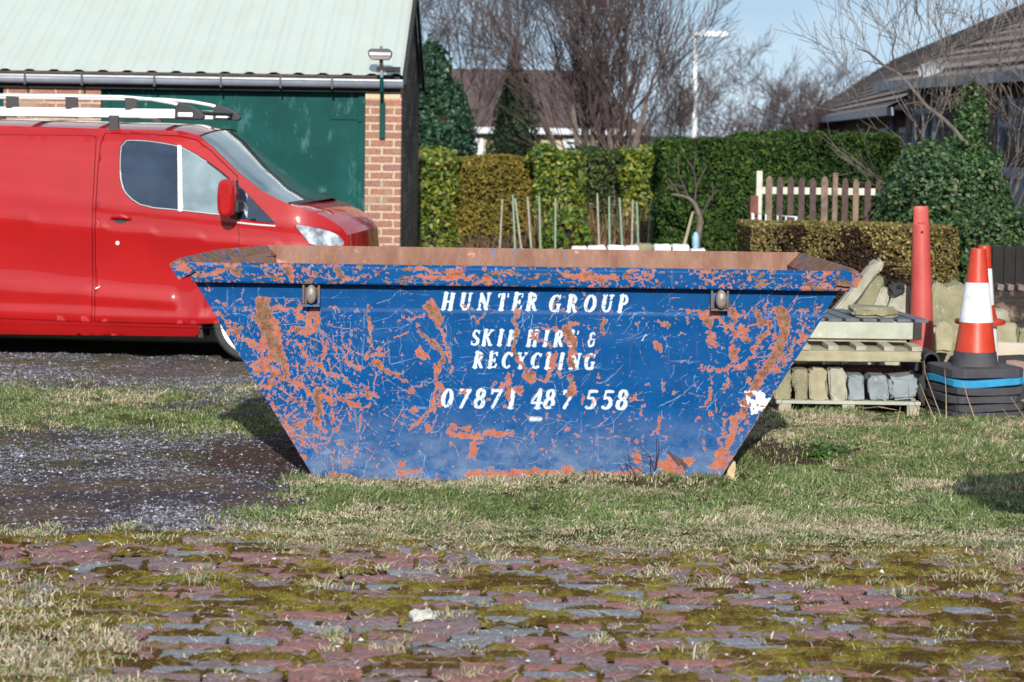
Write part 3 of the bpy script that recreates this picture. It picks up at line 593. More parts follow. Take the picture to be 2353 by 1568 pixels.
TEXT = [('HUNTER', [235, 405, 580, 765, 915, 1050], 142, 305, 309, 165), ('GROUP', [1270, 1440, 1605, 1770, 1935], 165, 325, 326, 165),
        ('SKI', [515, 625, 775], 500, 645, 645, 150), ('P', [870], 505, 648, 648, 150), ('HIRE', [1055, 1215, 1315, 1460], 515, 652, 654, 150), ('&', [1640], 520, 660, 660, 150),
        ('RECYCLING', [540, 680, 815, 955, 1095, 1232, 1362, 1465, 1610], 722, 860, 878, 150), ('07871', [225, 385, 540, 690, 850], 1062, 1250, 1252, 195), ('487', [1090, 1215, 1385], 1070, 1256, 1258, 195), ('558', [1612, 1770, 1912], 1075, 1262, 1265, 195)]
def letters(T, DX, DY):
    for word, xsl, top, b0, b1, hh in TEXT:
        for i, ch in enumerate(word):
            base = b0 + (b1 - b0) * (i / max(1, len(word) - 1)); h_ = base - top if len(word) == 1 or hh > 190 else hh; x0 = xsl[i]
            wd = h_ * (.80 if ch not in 'IL' else .8)
            for (ax, ay, bx, by, sw) in GL[ch]:
                sh = .2
                sw = max(sw, .085); pa = (x0 + ax * wd + ay * sh * h_ * .9 - 10, base - ay * h_); pb = (x0 + bx * wd + by * sh * h_ * .9 - 10, base - by * h_)
                stroke(T, DX, DY, [P3(*pa), P3(*pb)], sw * h_ * .238 * 1.02, soft=2.2 if hh < 190 else 2.8, k=.95)
def skip_paint(name, attrib=True, rusty=0.0):
    m = N(name)
    fine = m.noise(190, 5, .7); med = m.noise(34, 6, .7); big = m.noise(3.2, 4, .6); z = m.sep(m.c.outputs['Object'])[2]
    blue = m.mix(m.ramp(m.noise(6, 6, .7), .3, .72), (.001, .050, .175), (.002, .074, .245))
    # chalky dust rubbed into the lower half, pale flecks
    low = m.ramp(z, .0, .42, (1, 1, 1), (0, 0, 0))
    dust = m.math('MULTIPLY', m.math('MULTIPLY', low, 1.15), m.ramp(m.noise(5, 8, .8, sc3=(1, 1, 1.6)), .36, .58))
    blue = m.mix(m.math('MULTIPLY', dust, .85), blue, (.14, .19, .29))
    blue = m.mix(m.math('MULTIPLY', m.ramp(m.noise(75, 6, .8), .64, .68), .5), blue, (.16, .34, .6))
    blue = m.mix(m.math('MULTIPLY', m.ramp(m.noise(20, 4, .6, sc3=(.12, 1, 1.6), dist=.6), .66, .68), .35), blue, (.22, .34, .55))
    blue = m.mix(m.math('MULTIPLY', m.ramp(m.noise(20, 4, .6, sc3=(1.6, 1, .10), dist=.4), .66, .70), .3), blue, (.22, .30, .45))
    blue = m.mix(m.math('MULTIPLY', m.ramp(m.noise(11, 6, .7, sc3=(2.2, 1, .16)), .60, .70), .28), blue, (.12, .085, .08))
    orange = m.mix(m.ramp(med, .35, .65), (.32, .078, .038), (.41, .148, .095))
    orange = m.mix(m.ramp(fine, .55, .7), orange, (.50, .28, .23))
    orange = m.mix(m.math('MULTIPLY', m.ramp(m.noise(80, 6, .75), .60, .66), .6), orange, (.20, .10, .075))
    rust = m.mix(m.ramp(med, .38, .62), (.115, .058, .036), (.24, .135, .085)); rust = m.mix(m.ramp(fine, .55, .7), rust, (.38, .25, .19))
    white = m.mix(m.ramp(med, .4, .7), (.60, .64, .68), (.40, .48, .58))
    j = m.math('MULTIPLY', m.math('SUBTRACT', fine, .5), .55)
    j2 = m.math('MULTIPLY', m.math('SUBTRACT', m.noise(60, 5, .75), .5), 1.3)
    if attrib:
        x = m.n('ShaderNodeSeparateColor'); m.l(m.attr(), x.inputs[0]); o, r, wh = x.outputs; al = m.n('ShaderNodeAttribute', attribute_name='Col'); scr = al.outputs['Alpha']; at = m.n('ShaderNodeAttribute', attribute_name='Let'); tx = at.outputs['Fac']
    else:
        o = m.ramp(m.noise(7, 7, .68, sc3=(1, 1, 1.3)), .5 - rusty * .2, .64 - rusty * .2); r = m.ramp(m.noise(5, 6, .65), .52 - rusty * .25, .64 - rusty * .25); wh = 0.0; tx = 0.0
    def thr(v, jj, a=.46, b=.54): return m.ramp(m.math('ADD', v, jj), a, b)
    c = blue
    if attrib: c = m.mix(m.ramp(m.math('ADD', tx, m.math('MULTIPLY', j, .5)), .22, .60), c, white); c = m.mix(m.math('MULTIPLY', m.ramp(m.math('ADD', scr, m.math('MULTIPLY', j, .7)), .22, .6), .75 if rusty < 9 else 0), c, (.30, .40, .56))
    om = thr(o, m.math('ADD', j, j2)); halo = thr(o, j2, .34, .40)
    c = m.mix(m.math('MULTIPLY', halo, .55), c, (.34, .33, .44)); c = m.mix(om, c, orange)
    rm = thr(r, m.math('ADD', j, j2)); c = m.mix(rm, c, rust)
    if attrib: c = m.mix(thr(wh, m.math('ADD', j, j2)), c, (.62, .62, .60))
    m.color(c); hgt = m.math('SUBTRACT', m.math('MULTIPLY', fine, .25), m.math('ADD', om, m.math('MULTIPLY', rm, -.4)))
    m.rough(m.mix(om, (.42,) * 3, (.75,) * 3)); m.b.inputs['Specular IOR Level'].default_value = .07
    m.bump(hgt, .35, .004); return m.m
SKIPP = skip_paint('chipped_blue_paint'); SKIPB = skip_paint('worn_blue_paint', False, .1); SKIPR = skip_paint('rusty_blue_paint', False, .5)
m = N('rusty_inside'); r1 = m.noise(9, 7, .7, sc3=(1, 1, .35)); r2 = m.noise(60, 6, .7)
c = m.mix(m.ramp(r1, .35, .68), (.20, .10, .07), (.33, .19, .14)); c = m.mix(m.math('MULTIPLY', m.ramp(m.noise(17, 7, .75, sc3=(1.6, 1, .18), dist=.5), .60, .66), .7), c, (.10, .20, .42))
c = m.mix(m.ramp(m.noise(7, 5, .6), .63, .68), c, (.5, .26, .2)); c = m.mix(m.ramp(r2, .6, .7), c, (.45, .36, .3)); m.color(c); m.rough(.85); m.bump(r2, .4, .005); m.b.inputs['Specular IOR Level'].default_value = .15; INSIDE = m.m
YS = 13.0; WT = 1.165                                                  # near face plane and rim height
TL, TR_, BL, BR = W(441, 636, YS), W(1932, 662, YS), W(727, 1106, YS), W(1642, 1119, YS)
skip = empty('skip', (0, 14, 0), 'large battered blue steel skip with stencilled white lettering, standing across the middle of the yard', 'skip')
def line_x(A, B, z): return A.x + (B.x - A.x) * (z - A.z) / (B.z - A.z)
nx, nz_ = 940, 300
sx, tz = np.meshgrid(np.linspace(0, 1, nx), np.linspace(0, 1, nz_), indexing='ij')
ztop = WT - .012; Zb = 0.004
Z = Zb + (ztop - Zb) * tz
XL = BL.x + (TL.x - BL.x) * (Z - BL.z) / (TL.z - BL.z); XR = BR.x + (TR_.x - BR.x) * (Z - BR.z) / (TR_.z - BR.z)
X = XL + (XR - XL) * sx
zf = .925 + X * 0.0
dent = (fbm(X * 2.2, Z * 3, 601, 3) - .5) * .03 + (fbm(X * 9, Z * 9, 611, 3) - .5) * .006
edge = np.minimum(sx, 1 - sx) * 3.0; dent *= sstep(0, .25, edge) * sstep(0, .1, Z) * sstep(.95, .8, Z)
Y = YS - .005 * sstep(zf + .012, zf - .012, Z) + dent * .8
P = np.stack([X, Y, Z], -1).reshape(-1, 3); DX, DY = proj(P)
O, R, Wh, T = wear_masks(DX, DY)
fp = npmesh('front_panel', P, gridfaces(nx, nz_), SKIPP, np.stack([O, R, Wh, SCR], 1), parent=skip, smooth=True)
at = fp.data.attributes.new('Let', 'FLOAT', 'POINT'); at.data.foreach_set('value', T.astype(np.float32))
md = fp.modifiers.new('thickness', 'SOLIDIFY'); md.thickness = .008; md.offset = -1
fp['label'] = 'scratched blue side with stencilled white company name and telephone number'
YB = 14.95; FL, FR = -1.52, 1.77; FBL, FBR = -1.0, 1.04
def flat(name, pts, th, mat, n=None, parent=skip, label=None):
    p = [Vector(q) for q in pts]; nn = (p[1] - p[0]).cross(p[2] - p[0]).normalized() * th
    return MB().prism(p, nn).build(name, mat, parent, label=label)
zt = WT - .01
flat('back_panel', [(FBL, YB, .004), (FBR, YB, .004), (FR, YB, WT + .008), (FL, YB, WT + .008)], -.008, INSIDE)
flat('end_panel', [(BL.x + .008, YS + .012, .006), (FBL, YB - .012, .006), (FL + .03, YB - .012, zt - .02), (TL.x - .004, YS + .012, zt - .02)], -.006, INSIDE)
flat('end_panel', [(BR.x - .008, YS + .012, .006), (TR_.x + .004, YS + .012, zt - .02), (FR - .03, YB - .012, zt - .02), (FBR, YB - .012, .006)], -.006, INSIDE)
flat('floor', [(BL.x + .02, YS + .02, .012), (BR.x - .02, YS + .02, .012), (FBR - .01, YB - .02, .012), (FBL + .01, YB - .02, .012)], .006, INSIDE)
# front rim: folded channel with its own painted grid (top, face, lip)
AL, AR = W(428, 601, 12.93), W(1966, 622, 12.93)
prof = [(13.035, 0.0), (12.935, .004), (12.925, -.003), (12.922, -.012)] + [(12.922, -.012 - (.082) * i / 14) for i in range(1, 15)] + [(12.926, -.099), (12.932, -.100)]
na = 900; sxx = np.linspace(0, 1, na); P = []
for (yy, dz) in prof:
    wob = (fbm(sxx * 9, sxx * 0, 701) - .5) * .010
    P.append(np.stack([AL.x + (AR.x - AL.x) * sxx + (dz * -.35) * (1 - 2 * sxx), yy + wob * (yy < 13), WT + .002 + dz + wob * .4], 1))
P = np.stack(P, 1).reshape(-1, 3); DX, DY = proj(P); O, R, Wh, T = wear_masks(DX, DY, False)
fr = npmesh('front_rim', P, gridfaces(na, len(prof)), SKIPP, np.stack([O, R, Wh, O * 0], 1), parent=skip, smooth=True); md = fr.modifiers.new('thickness', 'SOLIDIFY'); md.thickness = .005; md.offset = 0
MB().box(((FL + FR) / 2, YB + .055, WT - .037), (FR - FL + .04, .07, .08)).build('back_rim', SKIPR, skip, bevel=.006)
# end rims: square tube following the sloping ends, cut ends face the viewer
def endrim(pts_near, far, mid, sgn):
    q = [Vector(p) for p in pts_near]; c = sum(q, Vector()) / 4; secs = []
    for cc, k in ((c, 1), (mid, 1.), (far, .9)):
        secs.append([Vector(cc) + (p - c) * k for p in q])
    vs = [p for s_ in secs for p in s_]; fs = [(0, 1, 2, 3), (11, 10, 9, 8)]
    for s_ in range(2):
        for k in range(4): a = s_ * 4 + k; b = s_ * 4 + (k + 1) % 4; fs.append((a, b, b + 4, a + 4))
    return MB().add(vs, fs).build('end_rim', SKIPR, skip, bevel=.004)
YR = 12.91
endrim([W(389, 608, YR), W(414, 592, YR), W(448, 622, YR), W(411, 643, YR)], (FL - .0, YB + .05, WT - .045), ((-1.81 + FL) / 2 - .04, 14.0, WT - .03), -1)
endrim([W(1982, 634, YR), W(1962, 617, YR), W(1922, 655, YR), W(1968, 661, YR)], (FR + .0, YB + .05, WT - .045), ((1.83 + FR) / 2 + .0, 14.0, WT - .042), 1)
flat('corner_plate', [W(1934, 619, 12.895), W(1984, 634, 12.895), W(1969, 662, 12.895), W(1921, 656, 12.895)], .006, SKIPB)
flat('corner_plate', [W(388, 608, 12.895), W(412, 593, 12.895), W(450, 623, 12.895), W(411, 643, 12.895)], .006, SKIPB)
# lifting lugs
LUGM = simple('rusted_lug_steel', (.17, .105, .075), (.10, .075, .07), 25, .75, bump=.5, c3=(.05, .12, .28), s3=14, lo3=.55, hi3=.6)
PINM = simple('worn_pin_steel', (.30, .26, .23), (.20, .17, .15), 30, .5, .3, bump=.4)
def lug(px, py0, py1, yy, back=False):
    a = W(px - 20, py0, yy); b = W(px + 20, py1, yy); cx = (a.x + b.x) / 2; h_ = a.z - b.z; wd = b.x - a.x; s_ = 1 if back else -1
    y0 = YB + .008 if back else YS - .012
    mb = MB(); mb.box((cx, y0 + s_ * .006, b.z + h_ / 2), (wd, .012, h_)); mb.box((cx, y0 + s_ * .042, b.z + .006), (wd, .06, .012))
    for q in (-1, 1): mb.box((cx + q * (wd / 2 - .006), y0 + s_ * .030, b.z + h_ / 2 + .004), (.012, .035, h_ - .02))
    lg = mb.build('lifting_lug', LUGM, skip, bevel=.002)
    pm = MB(); prof = [(.0, .105), (.016, .103), (.026, .095), (.029, .085), (.028, .03), (.024, 0.0)]
    pm.lathe([(r, s_ * z) for r, z in prof], 24, (cx + .004, y0 + s_ * .012, b.z + h_ * .48), axis='Y')
    o = pm.build('pin', PINM, lg, smooth=True); o.parent = lg
    for v in o.data.vertices:
        v.co.z = b.z + h_ * .48 + (v.co.z - (b.z + h_ * .48)) * 1.75
lug(717, 642, 703, YS); lug(1652, 655, 713, YS); lug(717, 642, 703, YS, True); lug(1652, 655, 713, YS, True)
# torn curl of plate near the bottom and a small curl in the paint
def curl(pts, out, mat):
    p = [W(x, y, YS - .014) for x, y in pts]; vs = [p[0], p[1], p[2], (p[0] + p[1]) / 2 + Vector((0, -out, .004)), ]
    MB().add([p[0], p[1], p[2], p[1] + Vector((-.004, -out, .0)), p[0] + Vector((-.002, -out * .4, 0))], [(0, 1, 3, 4), (0, 4, 2), (4, 3, 2), (3, 1, 2)]).build('torn_edge', mat, skip)
curl([(1534, 1036), (1571, 1058), (1560, 1072)], .03, LUGM); curl([(1558, 1052), (1580, 1068), (1575, 1080)], .02, LUGM); curl([(935, 912), (950, 906), (938, 920)], .022, PINM)
WOODC = simple('pale_cut_timber', (.62, .48, .28), (.45, .34, .2), 20, .8, bump=.4)
p = W(1672, 1075, 13.25); rockbox('timber_block', (p.x + .005, 13.3, .045), (.05, .2, .11), WOODC, (0, 0, .1), .002, 5, 2, .003, 'pale timber block wedged on the grass by the lower right corner of the skip', 'block')
p = W(693, 1066, 13.5); rockbox('timber_block', (p.x + .03, 13.7, .06), (.07, .10, .085), WOODC, (0, .2, .5), .004, 6, 2, .006, 'small cream timber chock tucked under the left slope of the skip', 'block')
# ================================================================== VAN
YAW = math.radians(5.0); VY0 = 19.35; _p = W(577, 833, VY0)
VO = Vector((_p.x, VY0, 0)); EU = Vector((math.cos(YAW), -math.sin(YAW), 0)); EV = Vector((math.sin(YAW), math.cos(YAW), 0))
def vw(u, v, z): return VO + EU * u + EV * v + Vector((0, 0, z))
def vuz(px, py, v=0.0):
    r = ray(px, py); o = Vector((0, 0, CAMH)); q = VO + EV * v; t = (q - o).dot(EV) / r.dot(EV); h = o + r * t; d = h - q
    return (d.dot(EU), h.z)
VW = 1.98
CR = [vuz(0, 494), vuz(551, 553)]
def crease(u): return CR[0][1] + (CR[1][1] - CR[0][1]) * (u - CR[0][0]) / (CR[1][0] - CR[0][0])
RS1 = [vuz(0, 645), vuz(378, 677)]; RS2 = [vuz(0, 680), vuz(425, 709)]
def lin(P, u): return P[0][1] + (P[1][1] - P[0][1]) * (u - P[0][0]) / (P[1][0] - P[0][0])
RSE = vuz(400, 690)[0]
def vprof(u, z):
    zc = crease(u); v = 0.0
    if z > zc:
        t = (z - zc) / .85; v = .012 + .055 * t + .12 * max(0, t) ** 2.2
        b = math.exp(-((z - zc - .17) / .05) ** 2); v -= .008 * b
    else:
        t = (zc - z) / .75; v = .012 * math.exp(-(zc - z) / .02) + .022 * math.sin(min(1, t) * math.pi) ** 1
        v += .018 * (1 - math.exp(-(zc - z) / .05)) * (1 if t < 1.2 else 1) - .01
    if u < RSE:
        a, b = lin(RS1, u), lin(RS2, u); f = 1 / (1 + math.exp(-(a - z) / .008)) * 1 / (1 + math.exp(-(z - b) / .008)); v -= .016 * f
    if z < .36: v += .9 * (.36 - z) ** 1.6
    if u < .35 and .30 < z < .40: v -= .012 * math.exp(-((z - .36) / .03) ** 2)
    d = math.hypot(u, z - .34)                                       # flared arch lip
    v -= .018 * math.exp(-((d - .43) / .035) ** 2)
    if u > .25: v += .34 * ((u - .25) / .65) ** 2.3
    if z > 1.80: v += (z - 1.80) * .9
    return v
def pip(pt, poly):
    x, y = pt; c = False; n = len(poly); j = n - 1
    for i in range(n):
        xi, yi = poly[i]; xj, yj = poly[j]
        if (yi > y) != (yj > y) and x < (xj - xi) * (y - yi) / (yj - yi) + xi: c = not c
        j = i
    return c
def subdiv(poly, s):
    out = []
    for i in range(len(poly)):
        a = poly[i]; b = poly[(i + 1) % len(poly)]; n = max(1, int(math.hypot(a[0] - b[0], a[1] - b[1]) / s))
        out += [(a[0] + (b[0] - a[0]) * k / n, a[1] + (b[1] - a[1]) * k / n) for k in range(n)]
    return out
def smoothpoly(poly, it=2):
    for _ in range(it):
        o = []
        for i in range(len(poly)):
            a = poly[i]; b = poly[(i + 1) % len(poly)]
            o += [(a[0] * .75 + b[0] * .25, a[1] * .75 + b[1] * .25), (a[0] * .25 + b[0] * .75, a[1] * .25 + b[1] * .75)]
        poly = o
    return poly
def panel(name, outer, holes, mat, parent, step=.035, off=0.0, mirror=True, label=None, thick=0.0):
    outer = subdiv(outer, step); hs = [subdiv(h, step) for h in holes]; V = []; E = []
    for lp in [outer] + hs:
        b = len(V); V += lp; E += [(b + i, b + (i + 1) % len(lp)) for i in range(len(lp))]
    x0, x1 = min(p[0] for p in outer), max(p[0] for p in outer); z0, z1 = min(p[1] for p in outer), max(p[1] for p in outer)
    nu = int((x1 - x0) / step); nzz = int((z1 - z0) / step)
    bd = np.array(V)
    for i in range(1, nu):
        for j in range(1, nzz):
            p = (x0 + (x1 - x0) * i / nu, z0 + (z1 - z0) * j / nzz)
            if pip(p, outer) and not any(pip(p, h) for h in hs) and np.min((bd[:, 0] - p[0]) ** 2 + (bd[:, 1] - p[1]) ** 2) > (step * .45) ** 2: V.append(p)
    r = geometry.delaunay_2d_cdt([Vector(p) for p in V], E, [], 0, 1e-6)
    vs = [(p.x, p.y) for p in r[0]]; fs = []
    for f in r[2]:
        c = (sum(vs[i][0] for i in f) / len(f), sum(vs[i][1] for i in f) / len(f))
        if pip(c, outer) and not any(pip(c, h) for h in hs): fs.append(tuple(f))
    objs = []
    for side in ((0, 1) if mirror else (0,)):
        pts = []
        for (u, z) in vs:
            v = vprof(u, z) + off; v = v if side == 0 else VW - v; pts.append(vw(u, v, z))
        o = MB().add(pts, fs).build(name, mat, parent, smooth=True, angle=180)
        if label: o['label'] = label
        objs.append(o)
    return objs
m = N('red_van_paint'); m.color(m.mix(m.ramp(m.noise(2, 3, .5), .4, .6), (.33, .007, .009), (.37, .008, .010))); m.rough(.38); m.b.inputs['Coat Weight'].default_value = .9; m.b.inputs['Coat Roughness'].default_value = .05; m.b.inputs['Specular IOR Level'].default_value = .12
m.bump(m.noise(3, 2, .5), .06, .02); VRED = m.m
VGL = simple('tinted_car_glass', (.008, .016, .040), (.025, .045, .085), 3, .04, bump=.02, bscale=3, bdist=.01, spec=1.0, coat=1)
VGL2 = simple('sun_haze_car_glass', (.10, .15, .17), (.26, .33, .36), 2.2, .12, bump=.02, bscale=3, bdist=.01, spec=1.0, coat=1); VGL3 = simple('windscreen_glass', (.06, .10, .11), (.22, .27, .26), 1.6, .06, bump=0, spec=1.0, coat=1)  # front pane's sun haze and windscreen's sky reflection lightened into the base colours
VPL = simple('black_van_plastic', (.02, .02, .022), rough=.5, bump=.1); VALU = simple('brushed_aluminium', (.86, .87, .88), (.8, .81, .82), rough=.35, metal=.25, bump=.05)
LAMP = simple('clear_headlight', (.03, .05, .10), (.62, .68, .75), 9, .05, bump=.1, bscale=30, coat=1)
for _m, _c, _r, _k in ((VGL, .35, .05, (.10, .15, .25)), (VGL2, .55, .20, (.30, .37, .40)), (VGL3, .45, .10, (.26, .33, .34))):
    _b = _m.node_tree.nodes['Principled BSDF']; _b.inputs['Metallic'].default_value = _c; _b.inputs['Roughness'].default_value = _r; _b.inputs['Coat Weight'].default_value = 1
van = empty('panel_van', tuple(VO), 'bright red panel van with an aluminium roof rack, parked before the garage', 'van')
def D(pts, v=0.0): return [vuz(x, y, v) for x, y in pts]
roofline = D([(0, 289), (230, 296), (330, 298), (400, 301), (446, 312), (480, 338), (542, 396), (596, 438), (635, 458), (664, 471), (690, 478), (720, 489), (745, 502), (766, 516), (780, 529), (790, 543)])
nose = [(roofline[-1][0] + .015, .90), (roofline[-1][0] + .03, .70), (roofline[-1][0] + .03, .50), (roofline[-1][0] + .02, .36), (roofline[-1][0] - .05, .27)]
arch = [(.43 * math.cos(a), .34 + .43 * math.sin(a)) for a in np.radians(np.linspace(-12, 192, 26))]
RU = -2.93; arch2 = [(RU + .42 * math.cos(a), .34 + .42 * math.sin(a)) for a in np.radians(np.linspace(-12, 192, 20))]
zs0 = vuz(0, 757)[1]; zs1 = vuz(460, 775)[1]; sl = (zs1 - zs0) / (vuz(460, 775)[0] - vuz(0, 757)[0])
rz = roofline[0][1]; RE = -3.95
outer = [(RE, 1.2), (RE + .02, rz - .15), (RE + .08, rz - .02), (RE + .3, rz)] + roofline + nose + [(.46, .26)] + arch + [(-.47, zs1)] + [(RU + .45, zs1 - .02)] + arch2 + [(RE + .05, .3), (RE, .5)]
door = D([(229, 306), (300, 307), (400, 312), (441, 321), (478, 347), (520, 386), (541, 405), (546, 440), (548, 507), (552, 640), (545, 700), (520, 745), (455, 747), (400, 746), (217, 741), (216, 600), (219, 400), (222, 330)])
win = smoothpoly(D([(268, 321), (314, 321), (357, 326), (406, 335), (457, 361), (514, 402), (534, 422), (536, 498), (502, 496), (420, 486), (328, 478), (291, 456), (273, 428), (267, 380)]), 1)
win_in = smoothpoly(D([(270, 323), (314, 323), (357, 328), (405, 337), (455, 363), (512, 404), (532, 425), (534, 496), (502, 494), (420, 484), (329, 476), (293, 454), (275, 427), (269, 380)]), 1)
quarter = D([(543, 424), (590, 472), (633, 514), (590, 510), (548, 503)])
slid = D([(-700, 300), (205, 312), (212, 318), (213, 400), (211, 600), (211, 741), (-700, 706)])
head = smoothpoly(D([(672, 515), (700, 519), (735, 526), (760, 535), (778, 548), (786, 566), (768, 572), (712, 566), (697, 545)]), 1)
def shrink(p, d):
    c = (sum(q[0] for q in p) / len(p), sum(q[1] for q in p) / len(p)); r = []
    for q in p: l = math.hypot(q[0] - c[0], q[1] - c[1]); r.append((q[0] - (q[0] - c[0]) * d / l, q[1] - (q[1] - c[1]) * d / l))
    return r
panel('body_side', outer, [door, quarter, slid, head], VRED, van)
panel('front_door', shrink(door, .006), [win], VRED, van, off=.001)
panel('sliding_door', shrink(slid, .006), [], VRED, van, off=.002, step=.05)
wb = vuz(408, 400)[0]
wa_, wc_ = [(min(u, wb), z) for u, z in win_in], [(max(u, wb), z) for u, z in win_in]
wg = panel('door_window', wa_, [], VGL, van, off=.006, label='dark blue rear part of the door glass'); panel('door_window', wc_, [], VGL2, van, off=.006, label='front part of the door glass, sun haze set in its paler colour')
panel('quarter_window', shrink(quarter, .004), [], VGL, van, off=.004)
panel('headlight', shrink(head, .004), [], LAMP, van, off=.002)
inner = [(u, z) for u, z in outer]
dk = [(max(RE + .1, u * .97), min(z - .03, 1.7) if z > 1 else z + .02) for u, z in outer]
panel('inner_lining', shrink([(min(u, .45), z) for u, z in outer], .05), [], VPL, van, off=.035, step=.12)
# window trim lines, white upright bar
def vline(pts, r, off, name, mat, par=None, n=6, px=True):
    P = [vuz(*p) for p in pts] if px else pts
    if hasattr(r, '__len__'): r = [r[i] + (r[i + 1] - r[i]) * k / 4 for i in range(len(r) - 1) for k in range(4)] + [r[-1]]
    P = [(P[i][0] + (P[i + 1][0] - P[i][0]) * k / 4, P[i][1] + (P[i + 1][1] - P[i][1]) * k / 4) for i in range(len(P) - 1) for k in range(4)] + [P[-1]]
    return MB().tube([vw(u, vprof(u, z) + off, z) for u, z in P], r, n).build(name, mat, par or van, smooth=True)
vline(win_in[-3:] + win_in[:9], .0025, .003, 'window_seal', VALU, px=False); vline(win_in[12:-2], .003, .003, 'window_seal', VALU, px=False); vline(win_in[8:13], .004, .003, 'window_seal', VPL, px=False)
P = D([(400, 334), (408, 335), (417, 486), (409, 485)]); MB().prism([vw(u, vprof(u, z) - .012, z) for u, z in P], EV * .03).build('window_bar', VALU, van)
vline([(545, 512), (590, 517), (632, 520)], .007, -.004, 'quarter_trim', VALU); vline([(541, 415), (541, 503)], .012, .0, 'door_pillar', VPL)
# roof, windscreen, bonnet, front and rear: surfaces ruled from side to side with a bow
def ruled(name, line, bow_u, bow_z, mat, ns=18, off=0.0, label=None, inset=0.0, line2=None):
    P = []
    for i, (u, z) in enumerate(line):
        bu = bow_u[i] if hasattr(bow_u, '__len__') else bow_u; bz = bow_z[i] if hasattr(bow_z, '__len__') else bow_z
        v0 = vprof(u, z) + inset; row = []
        for k in range(ns + 1):
            s_ = k / ns; f = 1 - abs(2 * s_ - 1) ** 2.4; row.append(vw(u + bu * f, v0 + (VW - 2 * v0) * s_, z + bz * f + off))
        P.append(row)
    return MB().grid(P).build(name, mat, van, smooth=True, angle=180, label=label)
def dens(line, n=6):
    o = []
    for i in range(len(line) - 1):
        for k in range(n): t = k / n; o.append((line[i][0] + (line[i + 1][0] - line[i][0]) * t, line[i][1] + (line[i + 1][1] - line[i][1]) * t))
    return o + [line[-1]]
rl = dens([(RE + .08, rz - .02), (RE + .3, rz)] + roofline[:5], 4); ruled('roof', rl, [0] * (len(rl) - 1) + [.06], .055, VRED)
wl = dens([roofline[i] for i in (4, 5, 6, 7, 8, 9)], 3); nW = len(wl); ruled('windscreen', wl, [.06 + .10 * i / (nW - 1) for i in range(nW)], [.05 - .03 * i / (nW - 1) for i in range(nW)], VGL3, inset=.035, off=-.004)
bl = dens(roofline[9:], 3); nB = len(bl); ruled('bonnet', bl, [.085 + .0 * i / (nB - 1) for i in range(nB)], [.03 - .005 * i / (nB - 1) for i in range(nB)], VRED)
fl_ = dens([roofline[-1]] + nose, 3); ruled('front_bumper', fl_, .085, [.025, .015, .005] + [0.0] * (len(fl_) - 3), VRED); ruled('grille', dens([(roofline[-1][0] + .036, .85), (roofline[-1][0] + .036, .52)], 3), .09, 0.0, VPL, inset=.3)
rb_ = dens([(RE + .08, rz - .02), (RE + .02, rz - .15), (RE, 1.2), (RE, .5), (RE + .05, .3)], 3); ruled('rear_doors', rb_, -.03, 0.0, VRED)
ruled('underbody', [(RE + .05, .30), (-3.4, .30), (-2.45, .28), (-.45, .28), (.45, .28), (roofline[-1][0] - .05, .27)], 0, 0, VPL, ns=2)
# wipers and cowl
mb = MB()
for s_ in (.22, .62):
    u, z = vuz(664, 471); mb.tube([vw(u + .12, VW * s_, z + .02), vw(u + .02, VW * (s_ + .12), z + .045), vw(u - .02, VW * (s_ + .33), z + .05)], .012, 6)
mb.build('wiper', VPL, van); ruled('cowl', [vuz(655, 468), vuz(672, 473)], .155, .03, VPL, off=.006, inset=.05)
# mirror, handle, lock, trims
def lens(name, poly, v0, v1, mat, par, bev=.02):
    f = [vw(u, v0, z) for u, z in poly]; return MB().prism(f, EV * (v1 - v0)).build(name, mat, par, bevel=bev, smooth=True)
mir = lens('wing_mirror', smoothpoly(D([(502, 424), (512, 412), (533, 412), (541, 428), (541, 470), (538, 492), (524, 501), (508, 498), (501, 480)], -.2)), -.27, -.12, VRED, van, .03); mir['label'] = 'red door mirror on a black arm'
ar = lens('mirror_arm', D([(520, 462), (538, 458), (552, 462), (552, 488), (530, 492), (520, 482)], -.1), -.16, vprof(*vuz(548, 475)) + .02, VPL, mir, .01)
for sd_ in (0,):
    h_ = vline([(254, 502), (262, 498), (278, 497), (296, 501), (301, 505)], [.008, .02, .024, .018, .006], -.022, 'door_handle', VRED, n=10); lens('handle_recess', smoothpoly(D([(256, 498), (272, 492), (290, 494), (295, 506), (280, 515), (262, 511)])), vprof(*vuz(275, 503)) - .004, vprof(*vuz(275, 503)) + .01, VPL, van, 0)
    u, z = vuz(269, 559); lk = MB(); lk.tube([vw(u, vprof(u, z) - .006, z), vw(u, vprof(u, z) + .02, z)], .016, 14); lk.build('door_lock', VALU, van)
u, z = vuz(147, 582); 
